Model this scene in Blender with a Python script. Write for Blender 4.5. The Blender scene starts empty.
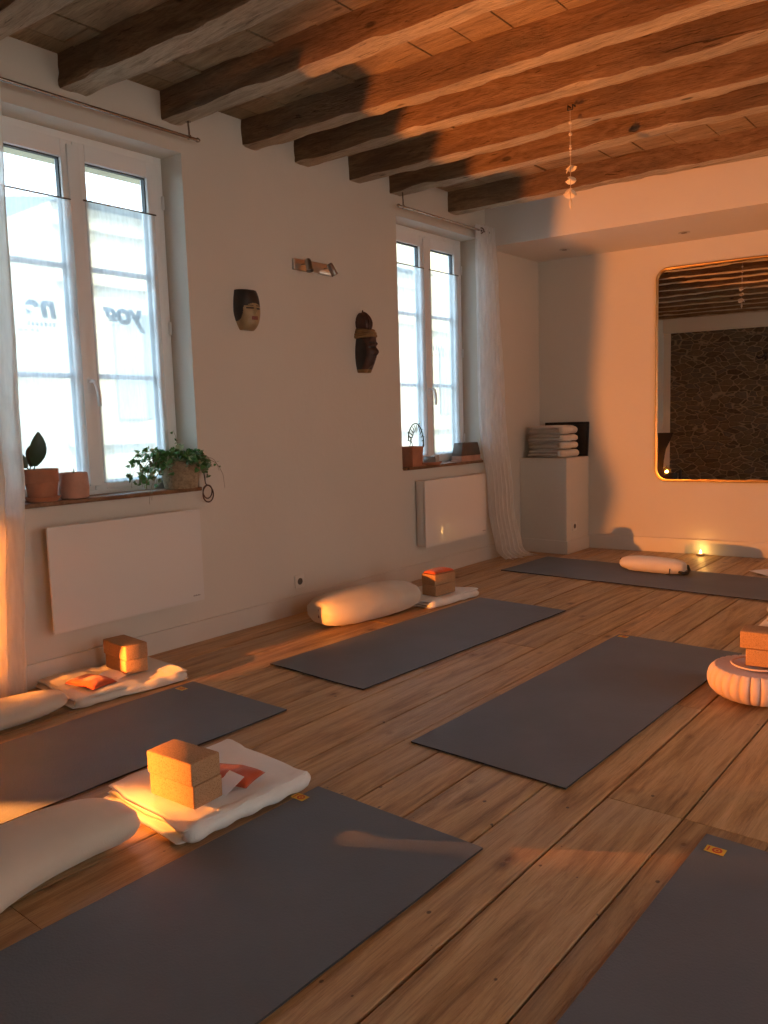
import bpy, bmesh, math, random
from mathutils import Vector, Matrix, noise
random.seed(7)
C = bpy.context.scene.collection
PI = math.pi
rad = math.radians
# ------------------------------------------------------------------ helpers
def link(o):
    C.objects.link(o); return o

def tag(o, label=None, cat=None, group=None, kind=None):
    if label: o['label'] = label
    if cat: o['category'] = cat
    if group: o['group'] = group
    if kind: o['kind'] = kind
    return o

def thing(name, label, cat, loc=(0, 0, 0), rotz=0.0, group=None, kind=None):
    o = link(bpy.data.objects.new(name, None))
    o.empty_display_size = .05
    o.location = loc; o.rotation_euler = (0, 0, rotz)
    return tag(o, label, cat, group, kind)

def obj(name, bm, mats, parent=None, smooth=False, loc=None, rot=None, off=None):
    """bm -> one mesh object.  off: subtract this (world) offset from the vertices."""
    if off is not None:
        bmesh.ops.translate(bm, verts=bm.verts[:], vec=-Vector(off))
    me = bpy.data.meshes.new(name)
    bm.to_mesh(me); bm.free()
    if not isinstance(mats, (list, tuple)): mats = [mats]
    for m in mats: me.materials.append(m)
    if smooth is not False:
        for p in me.polygons: p.use_smooth = True
        if smooth is not True:
            me.set_sharp_from_angle(angle=rad(smooth))
    o = link(bpy.data.objects.new(name, me))
    if loc is not None: o.location = loc
    if rot is not None: o.rotation_euler = rot
    if parent is not None: o.parent = parent
    return o

def B(): return bmesh.new()

def box(bm, x0, x1, y0, y1, z0, z1, bev=0.0, seg=2, mat=0, M=None):
    r = bmesh.ops.create_cube(bm, size=1.0)
    vs = r['verts']
    for v in vs:
        v.co = Vector(((x0 + x1) / 2 + v.co.x * (x1 - x0), (y0 + y1) / 2 + v.co.y * (y1 - y0), (z0 + z1) / 2 + v.co.z * (z1 - z0)))
    fs = set()
    for v in vs: fs.update(v.link_faces)
    if bev > 0:
        es = set()
        for v in vs: es.update(v.link_edges)
        q = bmesh.ops.bevel(bm, geom=list(es), offset=bev, segments=seg, affect='EDGES', profile=.5)
        vs = set(q['verts']); fs = set(q['faces'])
        st = list(vs)
        seen = set(st)
        while st:
            v = st.pop()
            for e in v.link_edges:
                w = e.other_vert(v)
                if w not in seen: seen.add(w); st.append(w)
        vs = seen
        fs = set()
        for v in vs: fs.update(v.link_faces)
    for f in fs: f.material_index = mat
    if M is not None:
        for v in vs: v.co = M @ v.co
    return list(vs)

def tube(bm, pts, r, n=10, caps=True, mat=0, closed=False):
    pts = [Vector(p) for p in pts]
    rr = r if isinstance(r, (list, tuple)) else [r] * len(pts)
    rings = []
    prev = None
    for i, p in enumerate(pts):
        if closed: t = pts[(i + 1) % len(pts)] - pts[i - 1]
        elif i == 0: t = pts[1] - p
        elif i == len(pts) - 1: t = p - pts[i - 1]
        else: t = pts[i + 1] - pts[i - 1]
        t.normalize()
        if prev is None:
            a = Vector((0, 0, 1)) if abs(t.z) < .9 else Vector((1, 0, 0))
            u = t.cross(a).normalized()
        else:
            u = (prev - t * prev.dot(t)).normalized()
        prev = u
        w = t.cross(u)
        rings.append([bm.verts.new(p + (u * math.cos(2 * PI * k / n) + w * math.sin(2 * PI * k / n)) * rr[i]) for k in range(n)])
    m = len(rings)
    for i in range(m if closed else m - 1):
        a, b = rings[i], rings[(i + 1) % m]
        for k in range(n):
            f = bm.faces.new((a[k], a[(k + 1) % n], b[(k + 1) % n], b[k])); f.material_index = mat
    if caps and not closed:
        f = bm.faces.new(rings[0][::-1]); f.material_index = mat
        f = bm.faces.new(rings[-1]); f.material_index = mat

def lathe(bm, prof, n=32, center=(0, 0, 0), mat=0, M=None):
    """prof: list of (r, z)."""
    c = Vector(center); rings = []
    for (r, z) in prof:
        if r < 1e-5:
            rings.append([bm.verts.new(c + Vector((0, 0, z)))])
        else:
            rings.append([bm.verts.new(c + Vector((r * math.cos(2 * PI * k / n), r * math.sin(2 * PI * k / n), z))) for k in range(n)])
    for i in range(len(rings) - 1):
        a, b = rings[i], rings[i + 1]
        for k in range(n):
            if len(a) == 1 and len(b) == 1: continue
            if len(a) == 1: f = bm.faces.new((a[0], b[(k + 1) % n], b[k]))
            elif len(b) == 1: f = bm.faces.new((a[k], a[(k + 1) % n], b[0]))
            else: f = bm.faces.new((a[k], a[(k + 1) % n], b[(k + 1) % n], b[k]))
            f.material_index = mat
    if M is not None:
        for rg in rings:
            for v in rg: v.co = M @ v.co

def grid(bm, f, nu, nv, mat=0, closed_u=False):
    vs = [[bm.verts.new(f(i / (nu if closed_u else nu - 1), j / (nv - 1))) for i in range(nu)] for j in range(nv)]
    for j in range(nv - 1):
        for i in range(nu if closed_u else nu - 1):
            k = (i + 1) % nu
            q = bm.faces.new((vs[j][i], vs[j][k], vs[j + 1][k], vs[j + 1][i])); q.material_index = mat
    return vs

def sg(v, e): return math.copysign(abs(v) ** e, v)

def nz(x, y, z, s=1.0, oct=3):
    return noise.fractal(Vector((x * s, y * s, z * s)), 1.0, 2.0, oct)

# ------------------------------------------------------------------ materials
class NT:
    def __init__(s, name):
        s.m = bpy.data.materials.new(name); s.m.use_nodes = True
        s.t = s.m.node_tree; s.t.nodes.clear()
        s.out = s.n('ShaderNodeOutputMaterial')
        s.co = None
    def n(s, typ, **kw):
        x = s.t.nodes.new(typ)
        for k, v in kw.items(): setattr(x, k, v)
        return x
    def l(s, a, b): s.t.links.new(a, b)
    def coord(s, scale=(1, 1, 1), kind='Object', rot=(0, 0, 0), addv=None):
        if s.co is None: s.co = s.n('ShaderNodeTexCoord')
        mp = s.n('ShaderNodeMapping'); mp.inputs['Scale'].default_value = scale; mp.inputs['Rotation'].default_value = rot
        src = s.co.outputs[kind]
        if addv is not None:
            va = s.n('ShaderNodeVectorMath', operation='ADD'); s.l(src, va.inputs[0]); s.l(addv, va.inputs[1]); src = va.outputs[0]
        s.l(src, mp.inputs['Vector']); return mp.outputs[0]
    def noise(s, vec, scale, detail=4, rough=.55, dist=0):
        x = s.n('ShaderNodeTexNoise'); x.inputs['Scale'].default_value = scale; x.inputs['Detail'].default_value = detail
        x.inputs['Roughness'].default_value = rough; x.inputs['Distortion'].default_value = dist
        s.l(vec, x.inputs['Vector']); return x.outputs['Fac']
    def ramp(s, fac, stops, interp='LINEAR'):
        x = s.n('ShaderNodeValToRGB'); x.color_ramp.interpolation = interp
        e = x.color_ramp.elements
        while len(e) < len(stops): e.new(.5)
        for i, (p, c) in enumerate(stops):
            e[i].position = p; e[i].color = (*c, 1) if len(c) == 3 else c
        s.l(fac, x.inputs[0]); return x.outputs[0]
    def mix(s, fac, a, b, mode='MIX'):
        x = s.n('ShaderNodeMix', data_type='RGBA', blend_type=mode)
        if isinstance(fac, (int, float)): x.inputs[0].default_value = fac
        else: s.l(fac, x.inputs[0])
        for v, i in ((a, 6), (b, 7)):
            if isinstance(v, tuple): x.inputs[i].default_value = (*v, 1)
            else: s.l(v, x.inputs[i])
        return x.outputs[2]
    def math(s, op, a, b=0.0):
        x = s.n('ShaderNodeMath', operation=op)
        for v, i in ((a, 0), (b, 1)):
            if isinstance(v, (int, float)): x.inputs[i].default_value = v
            else: s.l(v, x.inputs[i])
        return x.outputs[0]
    def bsdf(s, color, rough=.6, bump=None, bd=.01, bs=.5, metal=0, spec=None, **kw):
        p = s.n('ShaderNodeBsdfPrincipled')
        if isinstance(color, tuple): p.inputs['Base Color'].default_value = (*color, 1)
        else: s.l(color, p.inputs['Base Color'])
        if isinstance(rough, (int, float)): p.inputs['Roughness'].default_value = rough
        else: s.l(rough, p.inputs['Roughness'])
        p.inputs['Metallic'].default_value = metal
        if spec is not None: p.inputs['Specular IOR Level'].default_value = spec
        for k, v in kw.items(): p.inputs[k.replace('_', ' ')].default_value = v
        if bump is not None:
            b = s.n('ShaderNodeBump'); b.inputs['Strength'].default_value = bs; b.inputs['Distance'].default_value = bd
            s.l(bump, b.inputs['Height']); s.l(b.outputs[0], p.inputs['Normal'])
        s.p = p
        return p
    def done(s, sh):
        s.l(sh if not hasattr(sh, 'outputs') else sh.outputs[0], s.out.inputs[0]); return s.m

def plain(name, col, rough=.6, var=.06, sc=8, bump=.3, bd=.002, metal=0, spec=None, **kw):
    t = NT(name); v = t.coord()
    f = t.noise(v, sc, 5)
    dk = tuple(c * (1 - var) for c in col); lt = tuple(min(1, c * (1 + var)) for c in col)
    c = t.ramp(f, [(.3, dk), (.7, lt)])
    fb = t.noise(v, sc * 12, 3)
    return t.done(t.bsdf(c, rough, fb if bump else None, bd, bump, metal, spec, **kw))

def mat_plaster(name, col):
    t = NT(name); v = t.coord()
    f = t.noise(v, 1.3, 5); c = t.ramp(f, [(.35, tuple(x * .965 for x in col)), (.65, col)])
    b = t.math('ADD', t.noise(v, 22, 4), t.math('MULTIPLY', t.noise(v, 3, 3), 1.2))
    return t.done(t.bsdf(c, .85, b, .004, .35, spec=.25))

def mat_floor():
    t = NT('oak_floor')
    geo = t.n('ShaderNodeNewGeometry'); rnd = geo.outputs['Random Per Island']
    cx = t.n('ShaderNodeCombineXYZ')
    t.l(t.math('MULTIPLY', rnd, 17.3), cx.inputs[0]); t.l(t.math('MULTIPLY', rnd, 91.7), cx.inputs[1]); t.l(t.math('MULTIPLY', rnd, 5.1), cx.inputs[2])
    v = t.coord((1, .075, 1), addv=cx.outputs[0])
    v2 = t.coord((1, .45, 1), addv=cx.outputs[0])
    v3 = t.coord((1, .03, 1), addv=cx.outputs[0])
    g = t.noise(v, 20, 9, .70, .7)
    fine = t.noise(v3, 240, 4, .7, .4)
    big = t.noise(v2, 3.2, 5, .6, .5)
    base = t.ramp(g, [(.30, (.15, .078, .028)), (.43, (.38, .23, .10)), (.55, (.56, .37, .18)), (.75, (.72, .52, .30))])
    tone = t.ramp(rnd, [(0, (.74, .70, .66)), (.35, (1.0, .96, .9)), (.7, (.88, .86, .84)), (1, (1.12, 1.02, .92))])
    c = t.mix(1.0, base, tone, 'MULTIPLY')
    c = t.mix(t.ramp(big, [(.42, (0, 0, 0)), (.75, (.6, .6, .6))]), c, (.44, .33, .22))
    fd = t.ramp(fine, [(.34, (.55, .5, .45)), (.5, (1, 1, 1))])
    c = t.mix(.6, c, fd, 'MULTIPLY')
    # knots
    vk = t.coord((1, .62, 1), addv=cx.outputs[0])
    vo = t.n('ShaderNodeTexVoronoi', voronoi_dimensions='2D'); vo.inputs['Scale'].default_value = 3.1; t.l(vk, vo.inputs['Vector'])
    vc = t.n('ShaderNodeSeparateColor'); t.l(vo.outputs['Color'], vc.inputs[0])
    dist = t.math('ADD', vo.outputs['Distance'], t.math('MULTIPLY', vc.outputs[0], .075))
    kn = t.ramp(dist, [(.036, (1, 1, 1)), (.050, (0, 0, 0))])
    c = t.mix(t.math('MULTIPLY', kn, .8), c, (.055, .026, .012))
    halo = t.ramp(dist, [(.045, (.75, .75, .75)), (.11, (0, 0, 0))])
    c = t.mix(halo, c, (.17, .085, .038))
    # small nail heads / worm marks
    vn = t.n('ShaderNodeTexVoronoi', voronoi_dimensions='2D'); vn.inputs['Scale'].default_value = 11; t.l(t.coord((1, .8, 1)), vn.inputs['Vector'])
    nc = t.n('ShaderNodeSeparateColor'); t.l(vn.outputs['Color'], nc.inputs[0])
    nd = t.math('ADD', vn.outputs['Distance'], t.math('MULTIPLY', nc.outputs[1], .35))
    c = t.mix(t.ramp(nd, [(.05, (.8, .8, .8)), (.075, (0, 0, 0))]), c, (.03, .02, .015))
    r = t.ramp(t.noise(v, 9, 5), [(.3, (.30,) * 3), (.7, (.50,) * 3)])
    h = t.math('ADD', t.math('MULTIPLY', g, .8), t.math('ADD', t.math('MULTIPLY', fine, .5), t.math('MULTIPLY', big, 1.6)))
    h = t.math('SUBTRACT', h, t.math('MULTIPLY', kn, .35))
    return t.done(t.bsdf(c, r, h, .007, .7, spec=.5))

def mat_beam(name, a, b, c_, dark, gscale=1.0, rough=.85, bs=.9):
    t = NT(name)
    v = t.coord((.12, 1, 1)); v2 = t.coord((.45, 1, 1)); v3 = t.coord((.05, 1, 1))
    g = t.noise(v, 22 * gscale, 8, .7, .9); big = t.noise(v2, 2.6, 5, .6, .3); fine = t.noise(v3, 170, 4, .75)
    col = t.ramp(g, [(.28, a), (.5, b), (.75, c_)])
    col = t.mix(t.ramp(big, [(.45, (0, 0, 0)), (.7, (.75,) * 3)]), col, dark)
    col = t.mix(.55, col, t.ramp(fine, [(.35, (.45,) * 3), (.52, (1,) * 3)]), 'MULTIPLY')
    vo = t.n('ShaderNodeTexVoronoi'); vo.inputs['Scale'].default_value = 5.0; t.l(v2, vo.inputs['Vector'])
    kn = t.ramp(vo.outputs['Distance'], [(.05, (1,) * 3), (.09, (0,) * 3)])
    col = t.mix(t.math('MULTIPLY', kn, .7), col, (.03, .018, .01))
    crk = t.noise(t.coord((.10, 1, 1)), 34 * gscale, 5, .6, 1.4)
    ck = t.ramp(crk, [(.30, (1,) * 3), (.36, (0,) * 3)])
    col = t.mix(t.math('MULTIPLY', ck, .75), col, tuple(c * .25 for c in a))
    h = t.math('ADD', t.math('MULTIPLY', g, 1.4), t.math('ADD', fine, big)); h = t.math('SUBTRACT', h, t.math('MULTIPLY', ck, .8))
    return t.done(t.bsdf(col, rough, h, .012, bs, spec=.2))

def mat_fabric(name, col, weave=900, var=.05, rough=.95, sheen=.3, bd=.0008, bs=.5):
    t = NT(name); v = t.coord()
    f = t.noise(v, 7, 4); c = t.ramp(f, [(.3, tuple(x * (1 - var) for x in col)), (.7, tuple(min(1, x * (1 + var)) for x in col))])
    w = t.n('ShaderNodeTexWave'); w.inputs['Scale'].default_value = weave / 6; w.inputs['Distortion'].default_value = 1; t.l(v, w.inputs['Vector'])
    h = t.math('ADD', t.math('MULTIPLY', w.outputs['Fac'], .5), t.noise(v, 260, 3))
    p = t.bsdf(c, rough, h, bd, bs, spec=.15)
    p.inputs['Sheen Weight'].default_value = sheen
    return t.done(p)

def mat_sheer(name, col, transp, tl=.5):
    """thin woven voile: part open weave, part light passed through the threads, part reflected"""
    t = NT(name); v = t.coord()
    d = t.n('ShaderNodeBsdfDiffuse'); d.inputs[0].default_value = (*col, 1)
    tr = t.n('ShaderNodeBsdfTranslucent'); tr.inputs[0].default_value = (*col, 1)
    tp = t.n('ShaderNodeBsdfTransparent'); tp.inputs[0].default_value = (1, 1, 1, 1)
    m1 = t.n('ShaderNodeMixShader'); m1.inputs[0].default_value = tl; t.l(d.outputs[0], m1.inputs[1]); t.l(tr.outputs[0], m1.inputs[2])
    m2 = t.n('ShaderNodeMixShader')
    f = t.noise(t.coord((1, 1, .15)), 60, 3)
    fac = t.ramp(f, [(.35, (1 - transp - .05,) * 3), (.65, (1 - transp + .05,) * 3)])
    t.l(fac, m2.inputs[0]); t.l(tp.outputs[0], m2.inputs[1]); t.l(m1.outputs[0], m2.inputs[2])
    return t.done(m2)

def mat_glass():
    t = NT('window_glass')
    tp = t.n('ShaderNodeBsdfTransparent'); tp.inputs[0].default_value = (.93, .97, .98, 1)
    gl = t.n('ShaderNodeBsdfGlossy'); gl.inputs['Roughness'].default_value = .02
    lw = t.n('ShaderNodeLayerWeight'); fc = t.math('ADD', t.math('MULTIPLY', t.math('POWER', lw.outputs['Facing'], 5.0), .9), .035)
    m = t.n('ShaderNodeMixShader'); t.l(fc, m.inputs[0]); t.l(tp.outputs[0], m.inputs[1]); t.l(gl.outputs[0], m.inputs[2])
    return t.done(m)

def mat_emit(name, col, st):
    t = NT(name); e = t.n('ShaderNodeEmission'); e.inputs[0].default_value = (*col, 1); e.inputs[1].default_value = st
    return t.done(e)

def mat_stone():
    t = NT('rubble_stone')
    v = t.coord((1, 1, 2.1))
    wv = t.noise(t.coord(), 3.0, 3)
    va = t.n('ShaderNodeVectorMath', operation='ADD'); sc = t.n('ShaderNodeVectorMath', operation='SCALE')
    nzv = t.n('ShaderNodeTexNoise'); nzv.inputs['Scale'].default_value = 4; t.l(t.coord(), nzv.inputs['Vector'])
    t.l(nzv.outputs['Color'], sc.inputs[0]); sc.inputs['Scale'].default_value = .22
    t.l(v, va.inputs[0]); t.l(sc.outputs[0], va.inputs[1])
    e = t.n('ShaderNodeTexVoronoi', feature='DISTANCE_TO_EDGE'); e.inputs['Scale'].default_value = 5.6; t.l(va.outputs[0], e.inputs['Vector'])
    cc = t.n('ShaderNodeTexVoronoi'); cc.inputs['Scale'].default_value = 5.6; t.l(va.outputs[0], cc.inputs['Vector'])
    s = t.n('ShaderNodeSeparateColor'); t.l(cc.outputs['Color'], s.inputs[0])
    col = t.ramp(s.outputs[0], [(0, (.10, .075, .05)), (.5, (.16, .12, .08)), (1, (.13, .11, .09))])
    col = t.mix(.5, col, t.ramp(t.noise(t.coord(), 25, 5), [(.3, (.5,) * 3), (.7, (1.1,) * 3)]), 'MULTIPLY')
    jt = t.ramp(e.outputs['Distance'], [(.03, (1,) * 3), (.075, (0,) * 3)])
    col = t.mix(jt, col, (.27, .21, .145))
    h = t.ramp(e.outputs['Distance'], [(.0, (0,) * 3), (.12, (1,) * 3)])
    return t.done(t.bsdf(col, .95, h, .02, .8, spec=.1))

M = {}
M['wall'] = mat_plaster('white_plaster', (.67, .622, .54))
M['soffit'] = mat_plaster('soffit_paint', (.70, .66, .60))
M['base'] = plain('baseboard_paint', (.64, .59, .52), .45, .03, 3, .1)
M['floor'] = mat_floor()
M['gap'] = plain('floor_gap_dark', (.02, .014, .01), .95)  # dark sheet under the boards, showing through the gaps
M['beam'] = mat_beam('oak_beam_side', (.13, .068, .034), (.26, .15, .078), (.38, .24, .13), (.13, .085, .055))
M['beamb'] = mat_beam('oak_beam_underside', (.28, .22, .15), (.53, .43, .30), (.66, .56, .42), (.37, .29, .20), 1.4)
M['plank'] = mat_beam('ceiling_plank', (.22, .135, .07), (.44, .30, .165), (.60, .44, .27), (.24, .16, .095))
M['pvc'] = plain('white_window_frame', (.80, .81, .80), .35, .01, 4, .0)
M['pvcg'] = plain('window_gasket', (.05, .055, .06), .6, .01, 4, 0)
M['glass'] = mat_glass()
M['voile'] = mat_sheer('voile_net', (.86, .94, .97), .46, tl=.66)
M['linen'] = mat_sheer('linen_sheer', (.88, .85, .80), .09)
M['linen2'] = mat_sheer('window_side_linen', (.94, .93, .91), .20, tl=.62)
M['spot'] = plain('satin_nickel', (.36, .34, .31), .35, .05, 30, .1, metal=1)
M['chrome'] = plain('brushed_steel', (.55, .53, .50), .28, .05, 30, .1, metal=1)
M['rod'] = plain('nickel_rod', (.40, .37, .34), .25, .04, 20, 0, metal=1)
M['heater'] = plain('heater_glass_white', (.74, .71, .66), .2, .01, 2, 0, spec=.5, Coat_Weight=.6, Coat_Roughness=.03)
M['heaterb'] = plain('heater_body_white', (.74, .71, .66), .4, .01, 2, 0)
M['grey'] = plain('grey_print', (.22, .20, .18), .6, .02, 2, 0)
M['sillwood'] = mat_beam('sill_wood', (.16, .075, .035), (.27, .14, .07), (.36, .2, .11), (.13, .07, .04), 1, .45, .2)
M['outlet'] = plain('outlet_plastic', (.70, .66, .58), .3, .01, 3, 0)
M['black'] = plain('black_plastic', (.012, .012, .013), .45, .02, 3, 0)
M['socket'] = plain('socket_recess', (.10, .08, .06), .6, .02, 3, 0)
M['terra'] = plain('terracotta', (.42, .17, .09), .8, .14, 14, .4, .002)
M['terra2'] = plain('pale_terracotta', (.50, .27, .19), .75, .2, 10, .4, .002)
M['soil'] = plain('potting_soil', (.03, .02, .014), .98, .3, 60, 1, .006)
M['leaf'] = plain('ivy_leaf', (.08, .23, .065), .45, .35, 18, .2)
M['leafp'] = plain('pale_ivy_leaf', (.30, .40, .24), .5, .35, 30, .2)
M['leafd'] = plain('dark_leaf', (.015, .05, .022), .35, .25, 20, .2)
M['stem'] = plain('vine_stem', (.20, .14, .08), .7)
M['cable'] = plain('brown_cord', (.07, .04, .03), .6)
M['ceramic'] = plain('cream_stone', (.50, .46, .38), .6, .1, 30, .2)
M['ceramicg'] = plain('grey_stone', (.20, .20, .18), .6, .15, 30, .2)
M['cork'] = None
M['pink'] = plain('pink_cushion_cotton', (.80, .60, .52), .9, .04, 6, .3)
M['gold'] = plain('brass_frame', (.50, .34, .16), .3, .08, 14, .1, metal=1)
M['mirror'] = plain('mirror_silver', (.80, .77, .72), .0, .0, 1, 0, metal=1)
M['shell'] = plain('sea_shell', (.76, .64, .48), .5, .15, 40, .3)
M['string'] = plain('hemp_string', (.45, .36, .26), .8)
M['paper'] = plain('white_paper', (.86, .85, .86), .7, .01, 3, 0)
M['wax'] = plain('candle_wax', (.85, .75, .55), .5, .02, 3, 0)
M['alu'] = plain('tin_cup', (.7, .65, .55), .25, .02, 5, 0, metal=1)
M['iron'] = plain('black_iron', (.03, .025, .022), .5, .1, 20, .2, metal=.6)
M['flame'] = mat_emit('candle_flame', (1, .55, .12), 60)
M['lampglow'] = mat_emit('lantern_flame', (1, .36, .05), 20)
M['stone'] = mat_stone()
M['asphalt'] = plain('street', (.22, .21, .20), .9)
M['facade'] = plain('limestone_facade', (.56, .50, .35), .9, .10, 4, .4, .01)
M['facade2'] = plain('pale_render', (.42, .48, .52), .9, .06, 4, .4, .01)
M['slate'] = plain('slate_roof', (.16, .19, .23), .7, .2, 10, .4)
M['shut'] = plain('grey_shutter', (.32, .38, .42), .6)
M['darkglass'] = plain('dark_glass', (.22, .27, .30), .1, .02, 2, 0)
M['moon'] = mat_fabric('bolster_cotton', (.62, .55, .45))
M['moon2'] = mat_fabric('small_bolster_cotton', (.72, .64, .54))
M['blanket'] = mat_fabric('cotton_blanket', (.70, .66, .58), 500, .06, bd=.0016, bs=.6)
M['blanketw'] = mat_fabric('white_blanket', (.78, .77, .72), 500, .04, bd=.0016, bs=.6)
M['silk'] = mat_fabric('orange_satin', (.50, .085, .03), 700, .12, .5)
M['silk2'] = mat_fabric('bright_orange_satin', (.62, .12, .045), 700, .12, .5)
def mat_cork():
    t = NT('cork'); v = t.coord()
    vo = t.n('ShaderNodeTexVoronoi'); vo.inputs['Scale'].default_value = 420; t.l(v, vo.inputs['Vector'])
    s = t.n('ShaderNodeSeparateColor'); t.l(vo.outputs['Color'], s.inputs[0])
    c = t.ramp(s.outputs[0], [(0, (.30, .165, .085)), (.25, (.42, .245, .13)), (1, (.50, .30, .165))])
    return t.done(t.bsdf(c, .9, t.noise(v, 180, 4), .002, .5, spec=.15))
M['cork'] = mat_cork()
def mat_rubber():
    t = NT('yoga_mat_rubber'); v = t.coord()
    c = t.ramp(t.noise(v, 3, 5), [(.3, (.118, .138, .160)), (.7, (.144, .165, .190))])
    vo = t.n('ShaderNodeTexVoronoi'); vo.inputs['Scale'].default_value = 160; t.l(v, vo.inputs['Vector'])
    h = t.math('ADD', t.math('MULTIPLY', vo.outputs['Distance'], .7), t.noise(v, 60, 4))
    return t.done(t.bsdf(c, .62, h, .0015, .6, spec=.42))
M['rubber'] = mat_rubber()
M['matedge'] = plain('mat_edge', (.035, .033, .034), .8)
M['yellow'] = plain('yellow_tag', (.72, .48, .06), .6)
M['redprint'] = plain('tag_print', (.55, .08, .03), .6)
M['maskwood'] = plain('mask_dark_wood', (.075, .032, .022), .45, .35, 22, .4, .003)
M['maskface'] = plain('mask_ochre_face', (.34, .24, .12), .5, .2, 14, .3, .002)
M['masktile'] = plain('mask_black_paint', (.03, .026, .024), .4, .3, 20, .3)
M['maskred'] = plain('mask_red_lips', (.20, .05, .03), .5)
M['maskgold'] = plain('mask_gilt', (.26, .15, .06), .5, .3, 20, .3, metal=.3)

# ------------------------------------------------------------------ room constants
A = 0.1061194                                   # the far wall is not square to the window wall
EB = Vector((math.cos(A), math.sin(A), 0)); NB = Vector((math.sin(A), -math.cos(A), 0))
K = Vector((0, 6.757, 0))
RX, RY, ZC = 5.4, -1.25, 2.95                   # right wall, rear wall, ceiling boards
ROT = A
def onback(s, off, z): return K + EB * s + NB * off + Vector((0, 0, z))

# ------------------------------------------------------------------ shell
def wall_with_holes(holes, y0, y1, z0, z1, th):
    """inner face x=0, outer face x=-th; holes: (inner y0,y1,z0,z1, outer y0,y1,z0,z1)"""
    bm = B()
    for x, k in ((0, 0), (-th, 4)):
        ys = sorted({y0, y1, *[h[k] for h in holes], *[h[k + 1] for h in holes]})
        zs = sorted({z0, z1, *[h[k + 2] for h in holes], *[h[k + 3] for h in holes]})
        for i in range(len(ys) - 1):
            for j in range(len(zs) - 1):
                cy, cz = (ys[i] + ys[i + 1]) / 2, (zs[j] + zs[j + 1]) / 2
                if any(h[k] < cy < h[k + 1] and h[k + 2] < cz < h[k + 3] for h in holes): continue
                q = [bm.verts.new((x, a, b)) for a, b in ((ys[i], zs[j]), (ys[i + 1], zs[j]), (ys[i + 1], zs[j + 1]), (ys[i], zs[j + 1]))]
                bm.faces.new(q if k == 0 else q[::-1])
    for h in holes:
        a = [(0, h[0], h[2]), (0, h[1], h[2]), (0, h[1], h[3]), (0, h[0], h[3])]
        b = [(-th, h[4], h[6]), (-th, h[5], h[6]), (-th, h[5], h[7]), (-th, h[4], h[7])]
        m_ = [(-.20, h[8], h[10]), (-.20, h[9], h[10]), (-.20, h[9], h[11]), (-.20, h[8], h[11])]      # frame rebate
        for i in range(4):
            j = (i + 1) % 4
            bm.faces.new([bm.verts.new(p) for p in (a[j], a[i], m_[i], m_[j])]); bm.faces.new([bm.verts.new(p) for p in (m_[j], m_[i], b[i], b[j])])
    c = [(y0, z0), (y1, z0), (y1, z1), (y0, z1)]
    for i in range(4):
        j = (i + 1) % 4
        bm.faces.new([bm.verts.new(p) for p in ((0, *c[i]), (0, *c[j]), (-th, *c[j]), (-th, *c[i]))])
    bmesh.ops.remove_doubles(bm, verts=bm.verts[:], dist=1e-5)
    bmesh.ops.recalc_face_normals(bm, faces=bm.faces[:])
    return bm
H1 = (1.686, 2.804, .86, 2.663, 1.30, 3.15, .78, 2.72, 1.695, 2.768, .86, 2.655)
H2 = (4.655, 5.727, .85, 2.663, 4.35, 6.15, .78, 2.72, 4.65, 5.685, .85, 2.655)
def struct(name, bm, m, smooth=False, label=None):
    o = obj(name, bm, m, None, smooth); o['kind'] = 'structure'
    if label: o['label'] = label
    return o
struct('wall_left', wall_with_holes([H1, H2], RY - .3, 7.2, -.05, 3.3, .36), M['wall'])
# far wall (rotated)
bm = B(); Mb = Matrix.Translation(K) @ Matrix.Rotation(A, 4, 'Z')
box(bm, -.0, RX + .5, 0, .25, -.05, 3.3, M=Mb); struct('wall_back', bm, M['wall'])
RW = [(.15, 1.25), (3.05, 4.15)]           # unseen tall windows, added to the right-hand wall for fill daylight
bm = B(); e = RY - .3
for a, b in RW:
    box(bm, RX, RX + .3, e, a, -.05, 3.3); box(bm, RX, RX + .3, a, b, -.05, .12); box(bm, RX, RX + .3, a, b, 2.45, 3.3); e = b
box(bm, RX, RX + .3, e, 7.9, -.05, 3.3); struct('wall_right', bm, M['wall'])
# rear wall behind the camera: rubble stone under a plastered band
bm = B(); box(bm, .12, RX, RY - .2, RY, -.05, 2.62); struct('wall_rear', bm, M['stone'])
bm = B(); box(bm, 0, RX, RY - .22, RY + .14, 2.62, 3.2); box(bm, 0, .12, RY - .2, RY + .02, -.05, 2.62); struct('trim_1', bm, M['wall'])
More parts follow.
